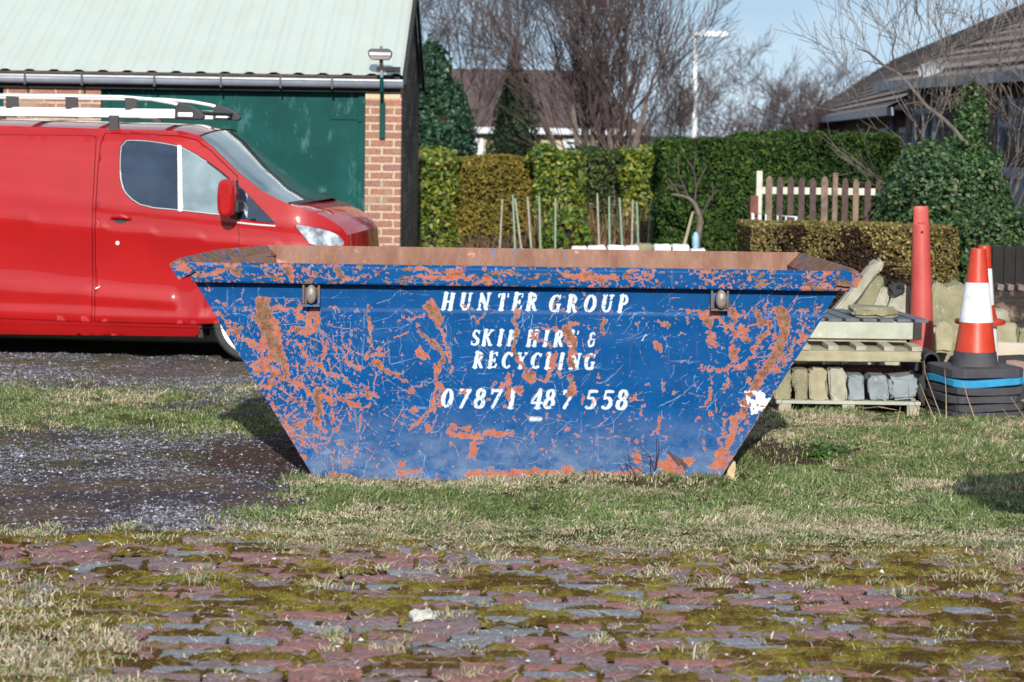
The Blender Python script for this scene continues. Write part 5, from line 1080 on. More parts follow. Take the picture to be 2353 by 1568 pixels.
# ------------------------------------------------ bare trees
def bare_tree(name, base, h, label, seed, spread=.5, limbs=5, mat=BARKB, tr=.12, depth=5, up=.25, fork=.12, cat='bare tree', lean=(0, 0), twig=.004, nchild=3, group=None, dens_=1.0):
    rr = random.Random(seed); e = empty(name, tuple(base), label, cat, group); tk = MB(); cr = MB()
    def seg(mb, p, d, L_, r0, lev):
        n = 4 if lev < 2 else 3; pts = [p.copy()]; q = p.copy(); dd = d.copy()
        for i in range(n):
            dd = (dd + Vector((rr.gauss(0, .13), rr.gauss(0, .13), rr.gauss(0, .08) + up * .12))).normalized(); q = q + dd * (L_ / n); pts.append(q.copy())
        rad = [max(twig, r0 * (1 - .6 * i / n)) for i in range(n + 1)]; mb.tube(pts, rad, 6 if lev < 2 else 3, cap=False)
        if lev >= depth: return
        k = int(nchild + rr.random() * 1.6 * dens_) + (1 if lev > 1 else 0)
        for c in range(k):
            t = rr.uniform(.3, 1) if c < k - 1 else 1.0; f = t * n; i = min(n - 1, int(f)); pp = pts[i].lerp(pts[i + 1], f - i); dv = (pts[i + 1] - pts[i]).normalized()
            a = rr.uniform(0, 6.28); s_ = spread * rr.uniform(.5, 1.4) * (1.0 if c < k - 1 else .4); perp = dv.orthogonal().normalized(); perp.rotate(Matrix.Rotation(a, 3, dv))
            nd = (dv + perp * s_ + Vector((0, 0, up * .3))).normalized(); seg(cr, pp, nd, L_ * rr.uniform(.55, .8), r0 * (1 - .6 * t) * .62, lev + 1)
    b = Vector(base)
    for i in range(limbs):
        a = 6.28 * i / limbs + rr.random(); s_ = fork * rr.uniform(.4, 1.6) * (limbs > 1); d = Vector((math.cos(a) * s_ + lean[0], math.sin(a) * s_ + lean[1], 1)).normalized()
        seg(tk, b + Vector((math.cos(a) * .12 * (limbs > 1), math.sin(a) * .12 * (limbs > 1), 0)), d, h * rr.uniform(.36, .5), tr * rr.uniform(.6, 1), 0)
    tk.build('trunk', BARK, e, smooth=True, fix=False); cr.build('crown', mat, e, smooth=True, fix=False); return e
def gp(px, Y): return Vector((W(px, 400, Y).x, Y, 0))
bare_tree('bare_tree', gp(1392, 33.5), 5.0, 'large many-stemmed bare tree in the centre behind the hedges', 5, .46, 8, tr=.09, depth=5, fork=.21, up=.42, lean=(-.04, 0), nchild=2, dens_=2.1, twig=.0032)
bare_tree('bare_tree', gp(1372, 34.5), 3.6, 'slim pale bare tree at the left of the large one', 8, .5, 3, tr=.06, depth=5, fork=.2, nchild=2, dens_=1.8, twig=.003)
bare_tree('bare_tree', gp(985, 36), 5.4, 'bare tree with fine twigs rising beside the garage roof', 21, .58, 5, tr=.08, depth=5, fork=.25, up=.3, nchild=2, dens_=1.9, twig=.003)
bare_tree('bare_tree', gp(1478, 36), 2.8, 'smaller bare tree just left of the street lamp', 33, .5, 3, tr=.05, depth=5, fork=.16, up=.3, lean=(.0, 0), nchild=2, dens_=1.7, twig=.003)
bare_tree('bare_tree', gp(1715, 52), 3.5, 'small faint bare tree in the distance right of the street lamp', 44, .75, 5, tr=.05, depth=5, fork=.5, up=.1, nchild=2, dens_=1.9)
bare_tree('bare_tree', gp(1800, 50), 3.0, 'low distant bare tree close to the end of the right-hand house', 47, .75, 4, tr=.05, depth=5, fork=.45, up=.1, nchild=3)
bare_tree('bare_tree', gp(2222, 23.5), 3.6, 'bare tree with pale limbs in front of the right-hand house', 52, .62, 7, tr=.05, depth=5, fork=.34, up=.25, nchild=2, mat=BARK, twig=.003)
bt = empty('fallen_branch', tuple(W(2250, 330, 22.8)), 'long pale bare branch arching left over the dark hedge', 'branch')
B_ = lambda pts, Y: [W(x, y, Y) for x, y in pts]
MB().tube(B_([(2225, 340), (2195, 300), (2170, 275), (2130, 245), (2105, 215), (2085, 190), (2060, 165), (2030, 150), (1995, 140), (1965, 150)], 22.9), [.02, .019, .018, .016, .014, .012, .009, .007, .005, .003], 6).build('limb', BARK, bt, smooth=True)
mb = MB()
for pts in ([(2130, 245), (2110, 235), (2080, 240)], [(2060, 165), (2050, 120), (2060, 80), (2045, 40)], [(2030, 150), (1995, 120), (1970, 112)], [(2105, 215), (2120, 170), (2105, 120), (2118, 60), (2100, 0)], [(2085, 190), (2065, 200), (2040, 205)]): mb.tube(B_(pts, 22.9), [.013, .009, .006, .004, .003][:len(pts)], 5)
mb.build('twigs', BARKB, bt, smooth=True)
# small bare fruit tree by the dark hedge
ft = empty('fruit_tree', tuple(gp(1606, 24.4)), 'small bare fruit tree with a crooked arching limb by the dark hedge', 'bare tree')
MB().tube([gp(1604, 24.4)] + B_([(1602, 560), (1608, 520), (1609, 500), (1604, 487), (1596, 468), (1582, 455), (1562, 449), (1545, 447)], 24.4), [.04, .035, .03, .028, .024, .022, .018, .014, .01], 7).build('trunk', BARK, ft, smooth=True)
mb = MB()
for pts in ([(1609, 500), (1620, 478), (1628, 462)], [(1582, 455), (1572, 430), (1560, 400), (1555, 360)], [(1596, 468), (1600, 430), (1594, 390), (1600, 345), (1596, 325)], [(1562, 449), (1550, 430), (1535, 410)], [(1600, 430), (1612, 405), (1625, 380)], [(1620, 478), (1640, 445), (1636, 420)], [(1572, 430), (1550, 425), (1530, 435)], [(1594, 390), (1580, 370)]): mb.tube(B_(pts, 24.4), [.014, .009, .007, .005, .003][:len(pts)], 5)
mb.build('branches', BARKB, ft, smooth=True)
# ------------------------------------------------ canes, leaning stake, ornament
CANE = simple('weathered_cane', (.42, .42, .36), (.28, .27, .22), 20, .8); CANEG = simple('green_cane', (.20, .34, .27), (.3, .36, .28), 14, .8)
def P5(x, y): return 1104 + x * .2652, 432 + y * .2652
cl_ = [((190, 95), (160, 515), 0), ((280, 60), (292, 520), 1), ((300, 90), (345, 520), 0), ((408, 80), (432, 520), 0), ((508, 70), (512, 520), 1), ((650, 85), (640, 520), 1), ((1012, 45), (1020, 490), 0), ((1115, 75), (1112, 500), 1), ((1205, 85), (1220, 490), 1), ((1320, 105), (1305, 505), 0), ((1355, 120), (1360, 440), 1), ((1478, 110), (1445, 485), 0), ((1608, 115), (1560, 490), 1), ((1632, 100), (1655, 520), 1)]
clab = ['leftmost garden cane, leaning right at the top', 'greenish cane just left of a leaning one', 'pale cane leaning left, third from the left', 'thin cane in front of the right end of the golden hedge', 'upright cane at the joint of golden and laurel hedge', 'upright pale green cane standing alone before the dark gap', 'tall upright cane left of the white stone blocks', 'green upright cane above the second white block', 'thin cane before the dark hedge section', 'stout pale cane among the brown dead stems', 'short green cane right beside a stout pale one', 'cane leaning right among the dead stems', 'greenish cane leaning right, left of the crossing pair end', 'rightmost garden cane, next to the fruit tree']
for (a, b, g_), lb in zip(cl_, clab):
    A = W(*P5(*a), 27.6); B = W(*P5(*b), 27.6); d = B - A; t = (0 - A.z) / d.z; B = A + d * t; B.y = 27.6; o = MB().tube([B, (A + B) / 2 + Vector((.01, 0, 0)), A], [.013, .012, .010], 7).build('garden_cane', (CANE, CANEG)[g_], None, smooth=True)
    tag(o, lb, 'cane', 'canes standing in the garden bed')
A = W(1592, 487, 24.0); B = W(1570, 572, 24.0); B = A + (B - A) * (A.z / (A.z - B.z)); tag(MB().tube([B, A], [.03, .012], 8).build('leaning_stake', simple('beige_stake', (.42, .36, .25)), None, smooth=True), 'tapering beige stake leaning beside the pale blue ornament', 'stake')
p = W(1598, 575, 23.6); tag(MB().lathe([(0, 0), (.055, 0), (.055, .42), (.035, .5), (.03, .6), (.04, .65), (.042, .72), (.026, .77), (.036, .82), (.034, .89), (.018, .93), (0, .94)], 20, (p.x, 23.6, 0)).build('garden_ornament', simple('pale_blue_ceramic', (.22, .42, .58), (.32, .5, .62), 10, .5), None, smooth=True), 'pale blue baluster-shaped ornament standing by the fruit tree', 'ornament')
# ================================================================== FENCES, HOUSES, LAMP
WD = simple('dark_stained_picket', (.055, .034, .036), (.10, .06, .055), 16, .85, bump=.3); WDL = simple('weathered_picket', (.25, .18, .135), (.12, .075, .06), 9, .85, bump=.3); WPOST = simple('bleached_post', (.62, .60, .54), (.5, .48, .42), 9, .8, bump=.2)
pf = empty('picket_fence', tuple(gp(1880, 24)), 'gap-toothed wooden picket fence standing before the dark hedge', 'fence')
YP = 24.0
pk = [(1768, 407, 7.5, 1), (1793, 409, 7, 0), (1818, 410, 7, 0), (1843, 411, 7, 0), (1869, 411, 7, 0), (1896, 408, 7.5, 1), (1943, 412, 7, 0), (1968, 413, 6.5, 1), (1995, 417, 7, 0), (2020, 414, 6.5, 0)]
for px, py, hw, lt in pk:
    a = W(px - hw, py, YP); b = W(px + hw, py, YP); zt2 = a.z; x0, x1 = a.x, b.x
    MB().prism([(x0, YP, 0), (x1, YP, 0), (x1, YP, zt2 - .03), ((x0 + x1) / 2 + .012, YP, zt2 + .01), ((x0 + x1) / 2 - .012, YP, zt2 + .01), (x0, YP, zt2 - .03)], (0, .022, 0)).build('picket', WDL if lt else WD, pf)
for px, py, hw, mt in ((1746, 393, 7, WPOST), (1920, 397, 6, WDL)):
    a = W(px - hw, py, YP - .03); b = W(px + hw, py, YP - .03); MB().box(((a.x + b.x) / 2, YP + (.0 if px < 1800 else -.02), a.z / 2), (b.x - a.x, .06, a.z)).build('post', mt, pf, bevel=.008)
for py in (442, 560):
    a = W(1738, py - 4, YP); b = W(2014, py + 2, YP); MB().bar((a.x, YP + .045, a.z), (b.x, YP + .045, a.z), .035, .07).build('rail', WPOST, pf, bevel=.004)
a = W(1733, 450, 22.5); tag(MB().box((a.x, 22.5, a.z / 2), (.075, .075, a.z)).build('gate_post', simple('red_brown_post', (.22, .065, .045), (.12, .04, .035), 12, .8), None, bevel=.006), 'short red-brown post at the left end of the low hedge', 'post')
wr = empty('white_railing', tuple(gp(1780, 22.9)), 'low white tubular railing end showing over the box hedge', 'railing')
YR2 = 22.4; mb = MB(); a, b = W(1730, 490, YR2), W(1829, 499, YR2); mb.tube([(a.x, YR2, 0), a, b, (b.x, YR2, 0)], .017, 10); WHT = simple('white_rail_paint', (.74, .77, .82), rough=.45, bump=.1); mb.build('frame', WHT, wr, smooth=True)
for px in (1746, 1760, 1787, 1806):
    t = (px - 1730) / 99; q = a.lerp(b, t); MB().tube([(q.x, YR2, 0), tuple(q)], .008, 6).build('bar', WHT, wr, smooth=True)
# dark panel fence and low wall at the far right
df = empty('panel_fence', tuple(W(2330, 640, 20.0)), 'nearly black wooden panel fence under the ivy at the right edge', 'fence'); df.location.z = 0
a = W(2262, 566, 20.0); b = W(2560, 566, 20.0); DFM = simple('black_creosote', (.012, .010, .010), (.02, .016, .015), 10, .9)
MB().box(((a.x + b.x) / 2, 20.05, a.z / 2 + .0), (b.x - a.x, .03, a.z)).build('panel', DFM, df)
for k in range(12):
    x = a.x + (b.x - a.x) * k / 11; MB().box((x, 20.02, a.z / 2), (.05, .02, a.z - .01)).build('batten', DFM, df)
lw = empty('low_wall', tuple(W(2330, 700, 19.4)), 'low dark brick wall with a row of pale upright coping bricks at right', 'wall'); lw.location.z = 0
a = W(2262, 655, 19.4); b = W(2560, 655, 19.4); MB().box(((a.x + b.x) / 2, 19.5, (a.z - .05) / 2), (b.x - a.x, .2, a.z - .05)).build('wall_body', brickmat('sooty_brick', (.03, .02, .018), (.022, .015, .014), (.03, .025, .022)), lw)
cb = simple('pale_coping', (.26, .19, .17), (.12, .085, .075), 30, .9)
for k in range(13):
    x = a.x + .05 + k * .083; MB().box((x, 19.46, a.z - .02), (.05, .12, .05), Matrix.Rotation(.12, 3, 'Y')).build('coping_brick', cb, lw, bevel=.006)
# street lamp
YL = 48.0; sl_ = empty('street_lamp', tuple(gp(1593, YL)), 'white street lamp column with a flat rectangular head against the sky', 'street lamp')
a = W(1597, 84, YL); b = gp(1593, YL); LPM = simple('white_lamp_column', (.80, .83, .88), (.74, .77, .82), 3, .5, bump=0)
MB().tube([b, Vector((b.x + .02, YL, 1.2)), a], [.075, .058, .045], 12).build('column', LPM, sl_, smooth=True)
f = [W(1592, 76, YL), W(1612, 73, YL), W(1668, 72, YL), W(1673, 76, YL), W(1672, 83, YL), W(1664, 87, YL), W(1612, 86, YL), W(1594, 84, YL)]; h_ = MB().prism([p + Vector((0, -.12, 0)) for p in f], (0, .24, 0)).build('lamp_head', LPM, sl_, bevel=.03)
MB().box(W(1618, 71, YL), (.09, .09, .07)).build('photocell', LPM, h_, bevel=.01)
# distant bungalow
TILE = simple('brown_concrete_tile', (.115, .075, .07), (.075, .05, .05), 5, .9, bump=.6, bscale=30, bdist=.03); CREAM = simple('cream_render', (.50, .42, .30), (.42, .35, .24), 4, .9); FAS = simple('white_fascia', (.72, .74, .78), rough=.5, bump=0); DGL = simple('dark_window_glass', (.03, .035, .045), rough=.1, bump=0, spec=.8)
YBH = 46.0; bh = empty('bungalow', tuple(gp(1250, YBH)), 'cream bungalow with a brown tiled roof and white fascia, behind trees in the centre', 'bungalow')
x0, x1 = W(1000, 300, YBH).x, W(1468, 300, YBH).x; ze = W(1200, 297, YBH).z
MB().box(((x0 + x1) / 2, YBH + 2.5, ze / 2 - .05), (x1 - x0 - .2, 5, ze - .1)).build('wall', CREAM, bh)
zr = W(1200, 160, YBH + 2.5).z; MB().add([(x0 - .1, YBH - .25, ze), (x1 + .1, YBH - .25, ze), (x1 - .9, YBH + 2.5, zr), (x0 + .1, YBH + 2.5, zr), (x0 - .1, YBH + 5.2, ze), (x1 + .1, YBH + 5.2, ze)], [(0, 1, 2, 3), (3, 2, 5, 4), (1, 5, 2), (0, 3, 4), (0, 4, 5, 1)]).build('roof', TILE, bh)
MB().box(((x0 + x1) / 2, YBH - .27, ze - .03), (x1 - x0 + .2, .03, .11)).build('fascia', FAS, bh)
def bwin(px0, px1, py0, py1, bars):
    a = W(px0, py0, YBH); b = W(px1, py1, YBH); c = ((a.x + b.x) / 2, (a.z + b.z) / 2); wd, hh = b.x - a.x, a.z - b.z; f = MB()
    for s_ in (-1, 1): f.box((c[0] + s_ * wd / 2, YBH - .03, c[1]), (.07, .06, hh + .07)); f.box((c[0], YBH - .03, c[1] + s_ * hh / 2), (wd, .055, .07))
    for k in range(1, bars): f.box((a.x + wd * k / bars, YBH - .028, c[1]), (.05, .05, hh))
    f.box((c[0], YBH - .027, c[1]), (wd, .045, .07)); fr_ = f.build('window', FAS, bh); MB().box((c[0], YBH - .004, c[1]), (wd, .02, hh)).build('pane', DGL, fr_)
bwin(1035, 1092, 310, 362, 2); bwin(1150, 1190, 318, 352, 1); bwin(1298, 1330, 322, 350, 1); bwin(1440, 1466, 305, 350, 1)
MB().box((W(1102, 330, YBH).x, YBH - .02, ze / 2 - .1), (.14, .05, ze - .15)).build('white_corner', FAS, bh)
# long low house at the right, receding
RT = N('grey_pantile'); s_ = RT.sep(RT.c.outputs['Object']); 
wv = RT.n('ShaderNodeTexWave', wave_type='BANDS', bands_direction='Z'); wv.inputs['Scale'].default_value = 1.9; wv.inputs['Distortion'].default_value = .4; RT.l(RT.c.outputs['Object'], wv.inputs['Vector'])
wy = RT.n('ShaderNodeTexWave', wave_type='BANDS', bands_direction='Y'); wy.inputs['Scale'].default_value = 1.0; RT.l(RT.c.outputs['Object'], wy.inputs['Vector'])
f1 = RT.noise(3, 6, .7); c = RT.mix(RT.ramp(f1, .35, .68), (.17, .125, .115), (.28, .22, .20)); c = RT.mix(RT.ramp(RT.noise(25, 4, .7), .6, .7), c, (.10, .08, .075)); RT.color(RT.mix(RT.ramp(wv.outputs['Fac'], .0, .25), (.07, .055, .052), c)); RT.rough(.9)
RT.bump(RT.math('ADD', wv.outputs['Fac'], RT.math('MULTIPLY', wy.outputs['Fac'], .5)), .8, .05)
DBR = brickmat('dark_brown_brick', (.11, .070, .058), (.08, .055, .05), (.14, .12, .11), 'YZ'); BLUEP = simple('blue_grey_panel', (.24, .30, .46), (.30, .36, .50), 3, .5, bump=0)
hs = empty('terrace_house', (7, 50, 0), 'long dark brick house with a grey-brown tiled roof receding at the upper right', 'house')
A_e = W(1826, 283, 70.0); ez = A_e.z; fx = lambda Y: A_e.x - (70.0 - Y) * .085
rzz = W(2060, 135, 70.0).z; rw = W(2060, 135, 70.0).x - A_e.x
def roofblk(y0, y1, dx, ezz, name):
    p = [(fx(y0) + dx, y0, ezz), (fx(y1) + dx, y1, ezz), (fx(y1) + rw, y1, rzz), (fx(y0) + rw, y0, rzz), (fx(y0) + 2 * rw, y0, ezz), (fx(y1) + 2 * rw, y1, ezz)]
    # tile courses as real steps on the visible slope
    n = 16; mb = MB(); a0, a1, b0, b1 = Vector(p[0]), Vector(p[1]), Vector(p[3]), Vector(p[2]); nrm = (a1 - a0).cross(b0 - a0).normalized(); nrm = nrm if nrm.z > 0 else -nrm
    for k in range(n):
        t0, t1 = k / n, (k + 1) / n + .01; mb.add([a0.lerp(b0, t0) + nrm * .05, a1.lerp(b1, t0) + nrm * .05, a1.lerp(b1, min(1, t1)) + nrm * .012, a0.lerp(b0, min(1, t1)) + nrm * .012, a0.lerp(b0, t0), a1.lerp(b1, t0)], [(0, 1, 2, 3), (0, 4, 5, 1)])
    mb.add([p[3], p[2], p[5], p[4]], [(0, 1, 2, 3)]); mb.add([p[0], p[3], p[4]], [(0, 1, 2)]); mb.add([p[1], p[2], p[5]], [(0, 1, 2)]); mb.add([p[0], p[1], p[5], p[4]], [(0, 1, 2, 3)])
    return mb.build(name, RT.m, hs)
roofblk(30.6, 70, 0, ez, 'roof')
NA, NB = Vector((4.87, 30.0, 0)), Vector((5.95, 15.0, 0)); ez2 = W(2062, 197, 30.0).z; nd_ = (NB - NA); nrm2 = Vector((-nd_.y, nd_.x, 0)).normalized()
def nearp(t, out, z): p = NA.lerp(NB, t) + nrm2 * -out; return Vector((p.x, p.y, z))
mb = MB(); n_ = 12
for k in range(n_):
    t0, t1 = k / n_, (k + 1) / n_ + .01; h0, h1 = ez2 + 1.35 * t0, ez2 + 1.35 * t1; mb.add([nearp(0, .35 - 3.0 * t0, h0 + .05), nearp(1, .35 - 3.0 * t0, h0 + .05), nearp(1, .35 - 3.0 * t1, h1 + .012), nearp(0, .35 - 3.0 * t1, h1 + .012), nearp(0, .35 - 3.0 * t0, h0 - .01), nearp(1, .35 - 3.0 * t0, h0 - .01)], [(0, 1, 2, 3), (0, 4, 5, 1)])
mb.add([nearp(0, -2.7, ez2 + 1.36), nearp(1, -2.7, ez2 + 1.36), nearp(1, -5.6, ez2), nearp(0, -5.6, ez2), nearp(0, .35, ez2 - .01), nearp(1, .35, ez2 - .01)], [(0, 1, 2, 3), (0, 4, 3), (1, 5, 2), (4, 5, 2, 3)]); mb.build('roof', RT.m, hs)
def wallseg(y0, y1, dx, z1, name, mat, th=.25):
    return MB().prism([(fx(y0) + dx, y0, 0), (fx(y1) + dx, y1, 0), (fx(y1) + dx, y1, z1), (fx(y0) + dx, y0, z1)], (th, 0, 0)).build(name, mat, hs)
wallseg(30.2, 69.7, .38, ez - .02, 'wall', DBR); MB().prism([nearp(0, 0, 0), nearp(1, 0, 0), nearp(1, 0, ez2 - .02), nearp(0, 0, ez2 - .02)], (.25, 0, 0)).build('wall', DBR, hs); MB().prism([nearp(0, 0, 0) + Vector((0, -.004, 0)), nearp(0, -5.2, 0), nearp(0, -5.2, ez2 - .02), nearp(0, 0, ez2 - .02) + Vector((0, -.004, 0))], (0, .2, 0)).build('wall', DBR, hs); MB().prism([nearp(1, -.1, 0), nearp(1, -5.2, 0), nearp(1, -5.2, ez2 - .02), nearp(1, -.1, ez2 - .02)], (0, .2, 0)).build('wall', DBR, hs)
MB().box((A_e.x + rw, 69.6, ez / 2), (2 * rw - .7, .2, ez)).build('end_wall', DBR, hs)
GUT = simple('grey_gutter', (.26, .29, .36), rough=.4, bump=0); WSF = simple('weathered_white_fascia', (.42, .45, .5), (.2, .21, .24), 8, .6)
MB().bar(nearp(0, .42, ez2 - .02), nearp(1, .42, ez2 - .02), .09, .11).build('gutter', WSF, hs)
for (y0, y1, dx, zz, mt) in ((29.5, 70, -.06, ez - .03, GUT),): MB().bar((fx(y0) + dx, y0, zz), (fx(y1) + dx, y1, zz), .09, .10).build('gutter', mt, hs)
def hwin(y0, y1, z0, z1, dx, frm, gl, nm='window'):
    f = MB(); X0, X1 = fx(y0) + dx - .03, fx(y1) + dx - .03; zc = (z0 + z1) / 2
    f.bar((X0, y0, z0), (X1, y1, z0), .06, .07); f.bar((X0, y0, z1), (X1, y1, z1), .06, .07)
    for t in (0, .5, 1): X = X0 + (X1 - X0) * t; Y = y0 + (y1 - y0) * t; f.box((X, Y, zc), (.06, .08, z1 - z0))
    o = f.build(nm, frm, hs); MB().prism([(X0 + .01, y0, z0), (X1 + .01, y1, z0), (X1 + .01, y1, z1), (X0 + .01, y0, z1)], (.012, 0, 0)).build('pane', gl, o)
for y0, y1 in ((60, 62.5), (52.5, 54), (47, 48), (41.5, 42.4), (35.4, 37.2), (31.5, 33.2)): hwin(y0, y1, 1.0, ez - .25, .38, BLUEP, DGL)

def nwin(ta, tb, z0, z1, gl):
    a_, b_ = nearp(ta, .03, 0), nearp(tb, .03, 0); f = MB(); zc = (z0 + z1) / 2
    for z in (z0, z1, (z0 + z1) / 2 + .12): f.bar((a_.x, a_.y, z), (b_.x, b_.y, z), .05, .06)
    for t in (0, .5, 1): q = a_.lerp(b_, t); f.box((q.x, q.y, zc), (.055, .07, z1 - z0))
    o = f.build('window', BLUEP, hs); a_, b_ = nearp(ta, .012, 0), nearp(tb, .012, 0); MB().prism([(a_.x, a_.y, z0), (b_.x, b_.y, z0), (b_.x, b_.y, z1), (a_.x, a_.y, z1)], (.012, 0, 0)).build('pane', gl, o)
nwin(.285, .45, 1.56, 2.27, DGL); nwin(.30, .40, .75, 1.5, BLUEP); nwin(.03, .10, 1.1, 2.2, DGL); nwin(.6, .75, .9, 2.2, DGL)
for y in (31.0, 33.9): MB().tube([(fx(y) + .28, y, 0), (fx(y) + .28, y, ez)], .04, 8).build('downpipe', BLUEP, hs, smooth=True)
sdp = W(2150, 165, 28.0); sdh = empty('satellite_dish', tuple(W(2135, 195, 28.0)), 'pale grey satellite dish on a curved bracket at the eaves of the dark house', 'satellite dish')
vs = []; fs = []
for i in range(5):
    for k in range(20): a = 2 * math.pi * k / 20; r = .22 * i / 4; vs.append(sdp + Vector((r * math.cos(a), .09 * (i / 4) ** 2 * -1, r * math.sin(a) * .62)))
for i in range(4):
    for k in range(20): fs.append((i * 20 + k, i * 20 + (k + 1) % 20, (i + 1) * 20 + (k + 1) % 20, (i + 1) * 20 + k))
MB().add(vs, fs).build('dish', simple('pale_dish', (.33, .36, .4), bump=0), sdh, smooth=True); MB().tube([sdp + Vector((.0, .02, -.05)), sdp + Vector((-.02, .02, -.3)), sdp + Vector((.06, .05, -.4)), sdp + Vector((.14, .2, -.4))], .022, 8).build('bracket', FAS, sdh, smooth=True)
# ================================================================== STONES, PALLETS, CONES
ST = simple('mossy_sandstone', (.30, .27, .175), (.175, .17, .10), 7, .9, bump=.6, bscale=40, bdist=.01, c3=(.46, .43, .34), s3=18); STG = simple('blue_grey_stone', (.25, .28, .30), (.18, .20, .22), 9, .85, bump=.4, c3=(.36, .40, .42), s3=14); STY = simple('ochre_sandstone', (.39, .35, .235), (.28, .25, .16), 8, .9, bump=.5, bscale=40, bdist=.01)
STP = simple('pale_sandstone', (.40, .385, .305), (.27, .26, .20), 9, .9, bump=.5)
def P6(x, y): return 1680 + x * .3776, 448 + y * .3776
def stone(poly, Y, th, mat, label, name='stone_block', cat='stone', group='reclaimed stones piled by the pallets', down=False, lean=0.0, f=P6, bev=.015):
    pts = [W(*f(x, y), Y) for x, y in poly]
    if lean: 
        zb = min(p.z for p in pts)
        for p in pts: p.y += (p.z - zb) * lean
    bm = bmesh.new(); vs = [bm.verts.new(p) for p in pts]; fc = bm.faces.new(vs); r = bmesh.ops.extrude_face_region(bm, geom=[fc]); 
    for v in [g for g in r['geom'] if isinstance(g, bmesh.types.BMVert)]: v.co.y += th
    bmesh.ops.recalc_face_normals(bm, faces=bm.faces); bmesh.ops.bevel(bm, geom=[e for e in bm.edges], offset=bev, segments=2, affect='EDGES', clamp_overlap=True)
    bmesh.ops.triangulate(bm, faces=[f_ for f_ in bm.faces if len(f_.verts) > 4]); bmesh.ops.subdivide_edges(bm, edges=[e for e in bm.edges if e.calc_length() > .06], cuts=2)
    rr = random.Random(len(label))
    for v in bm.verts: v.co += Vector([rr.gauss(0, .0040) for _ in range(3)])
    me = bpy.data.meshes.new(name); bm.to_mesh(me); bm.free(); me.materials.append(mat)
    for p in me.polygons: p.use_smooth = True
    me.set_sharp_from_angle(angle=math.radians(50)); o = bpy.data.objects.new(name, me); COL.objects.link(o); return tag(o, label, cat, group)
# leaning posts (feet hidden behind the pallets reach the ground)
stone([(560, 1180), (640, 1180), (740, 690), (900, 470), (935, 440), (930, 395), (895, 395), (850, 430), (610, 720)], 18.6, .16, STP, 'long rounded stone post leaning furthest right at the top of the pile', 'stone_post')
stone([(660, 1180), (760, 1180), (870, 690), (935, 540), (930, 492), (900, 490), (740, 690)], 18.3, .15, ST, 'grey-green stone post leaning just under the longest one', 'stone_post')
stone([(760, 1180), (850, 1180), (930, 760), (968, 600), (950, 560), (920, 555), (860, 700)], 18.25, .14, STP, 'shorter slanting stone post in the middle of the pile', 'stone_post')
stone([(900, 1180), (1000, 1180), (1090, 720), (1100, 570), (1060, 545), (1010, 540), (950, 690)], 18.2, .16, STP, 'broad slanting stone with a dark hollow near its top, left of the tall red cone', 'stone_post')
rockbox('hollow_shade', W(*P6(1015, 565), 18.17), (.09, .05, .07), BLACK, (.2, 0, .3), .01, 9, 2, .01, 'black lump set as the shaded hollow near the top of a slanting stone', 'stone', None)  # black lump stands in for the shaded hole in the stone
stone([(1180, 1150), (1340, 1150), (1420, 760), (1415, 530), (1330, 560), (1240, 520), (1215, 620)], 19.4, .35, ST, 'large rough stone standing right of the tall red cone', 'stone_block')
stone([(1225, 960), (1345, 960), (1350, 800), (1290, 760), (1235, 800)], 19.15, .2, STY, 'small ochre stone low down between the cones', 'stone_block', down=True)
stone([(1585, 1130), (1748, 1130), (1745, 925), (1740, 780), (1590, 785)], 18.7, .3, STY, 'square mossy stone block right of the cone stack', 'stone_block')
stone([(1592, 1100), (1700, 1100), (1702, 775), (1690, 703), (1600, 700)], 19.1, .2, STP, 'rounded pale stone behind the square mossy block', 'stone_block')
stone([(1790, 1000), (1740, 1000), (1745, 820), (1800, 815), (1860, 850), (1860, 1000)], 19.0, .25, ST, 'brown stone at the right edge of the pile', 'stone_block')
# white painted planks lying at right
PLK = simple('cream_plank', (.72, .63, .52), (.6, .52, .42), 6, .8, bump=.2)
def plank(px0, py0, px1, py1, Y0, Y1, th, wd, mat, label, name='plank'):
    a, b = W(px0, py0, Y0), W(px1, py1, Y1); o = MB().bar(a, b, wd, th).build(name, mat, None, bevel=.004); return tag(o, label, 'plank')
plank(2265, 800, 2560, 815, 18.3, 17.6, .10, .12, PLK, 'pale cream timber lying behind the cone stack at the right')
plank(2320, 842, 2560, 880, 17.3, 16.6, .09, .09, simple('pinkish_timber', (.42, .27, .24), (.3, .2, .18), 8, .8), 'pinkish timber beside the cone stack, below the cream one')
tag(MB().tube([W(2322, 862, 17.0), W(2420, 915, 16.0)], .055, 14).build('pipe', simple('pale_blue_pipe', (.34, .44, .58), rough=.5), None, smooth=True), 'pale blue-grey pipe sloping down at the right edge', 'pipe')
tag(rockbox('concrete_lump', (W(2300, 900, 17.4).x, 17.5, .15), (.6, .4, .3), simple('dark_soil_heap', (.05, .04, .035), (.03, .025, .02), 9, .95), (0, 0, .2), .03, 3, 3, .03), 'dark lump of debris behind the cone stack', 'rubble')
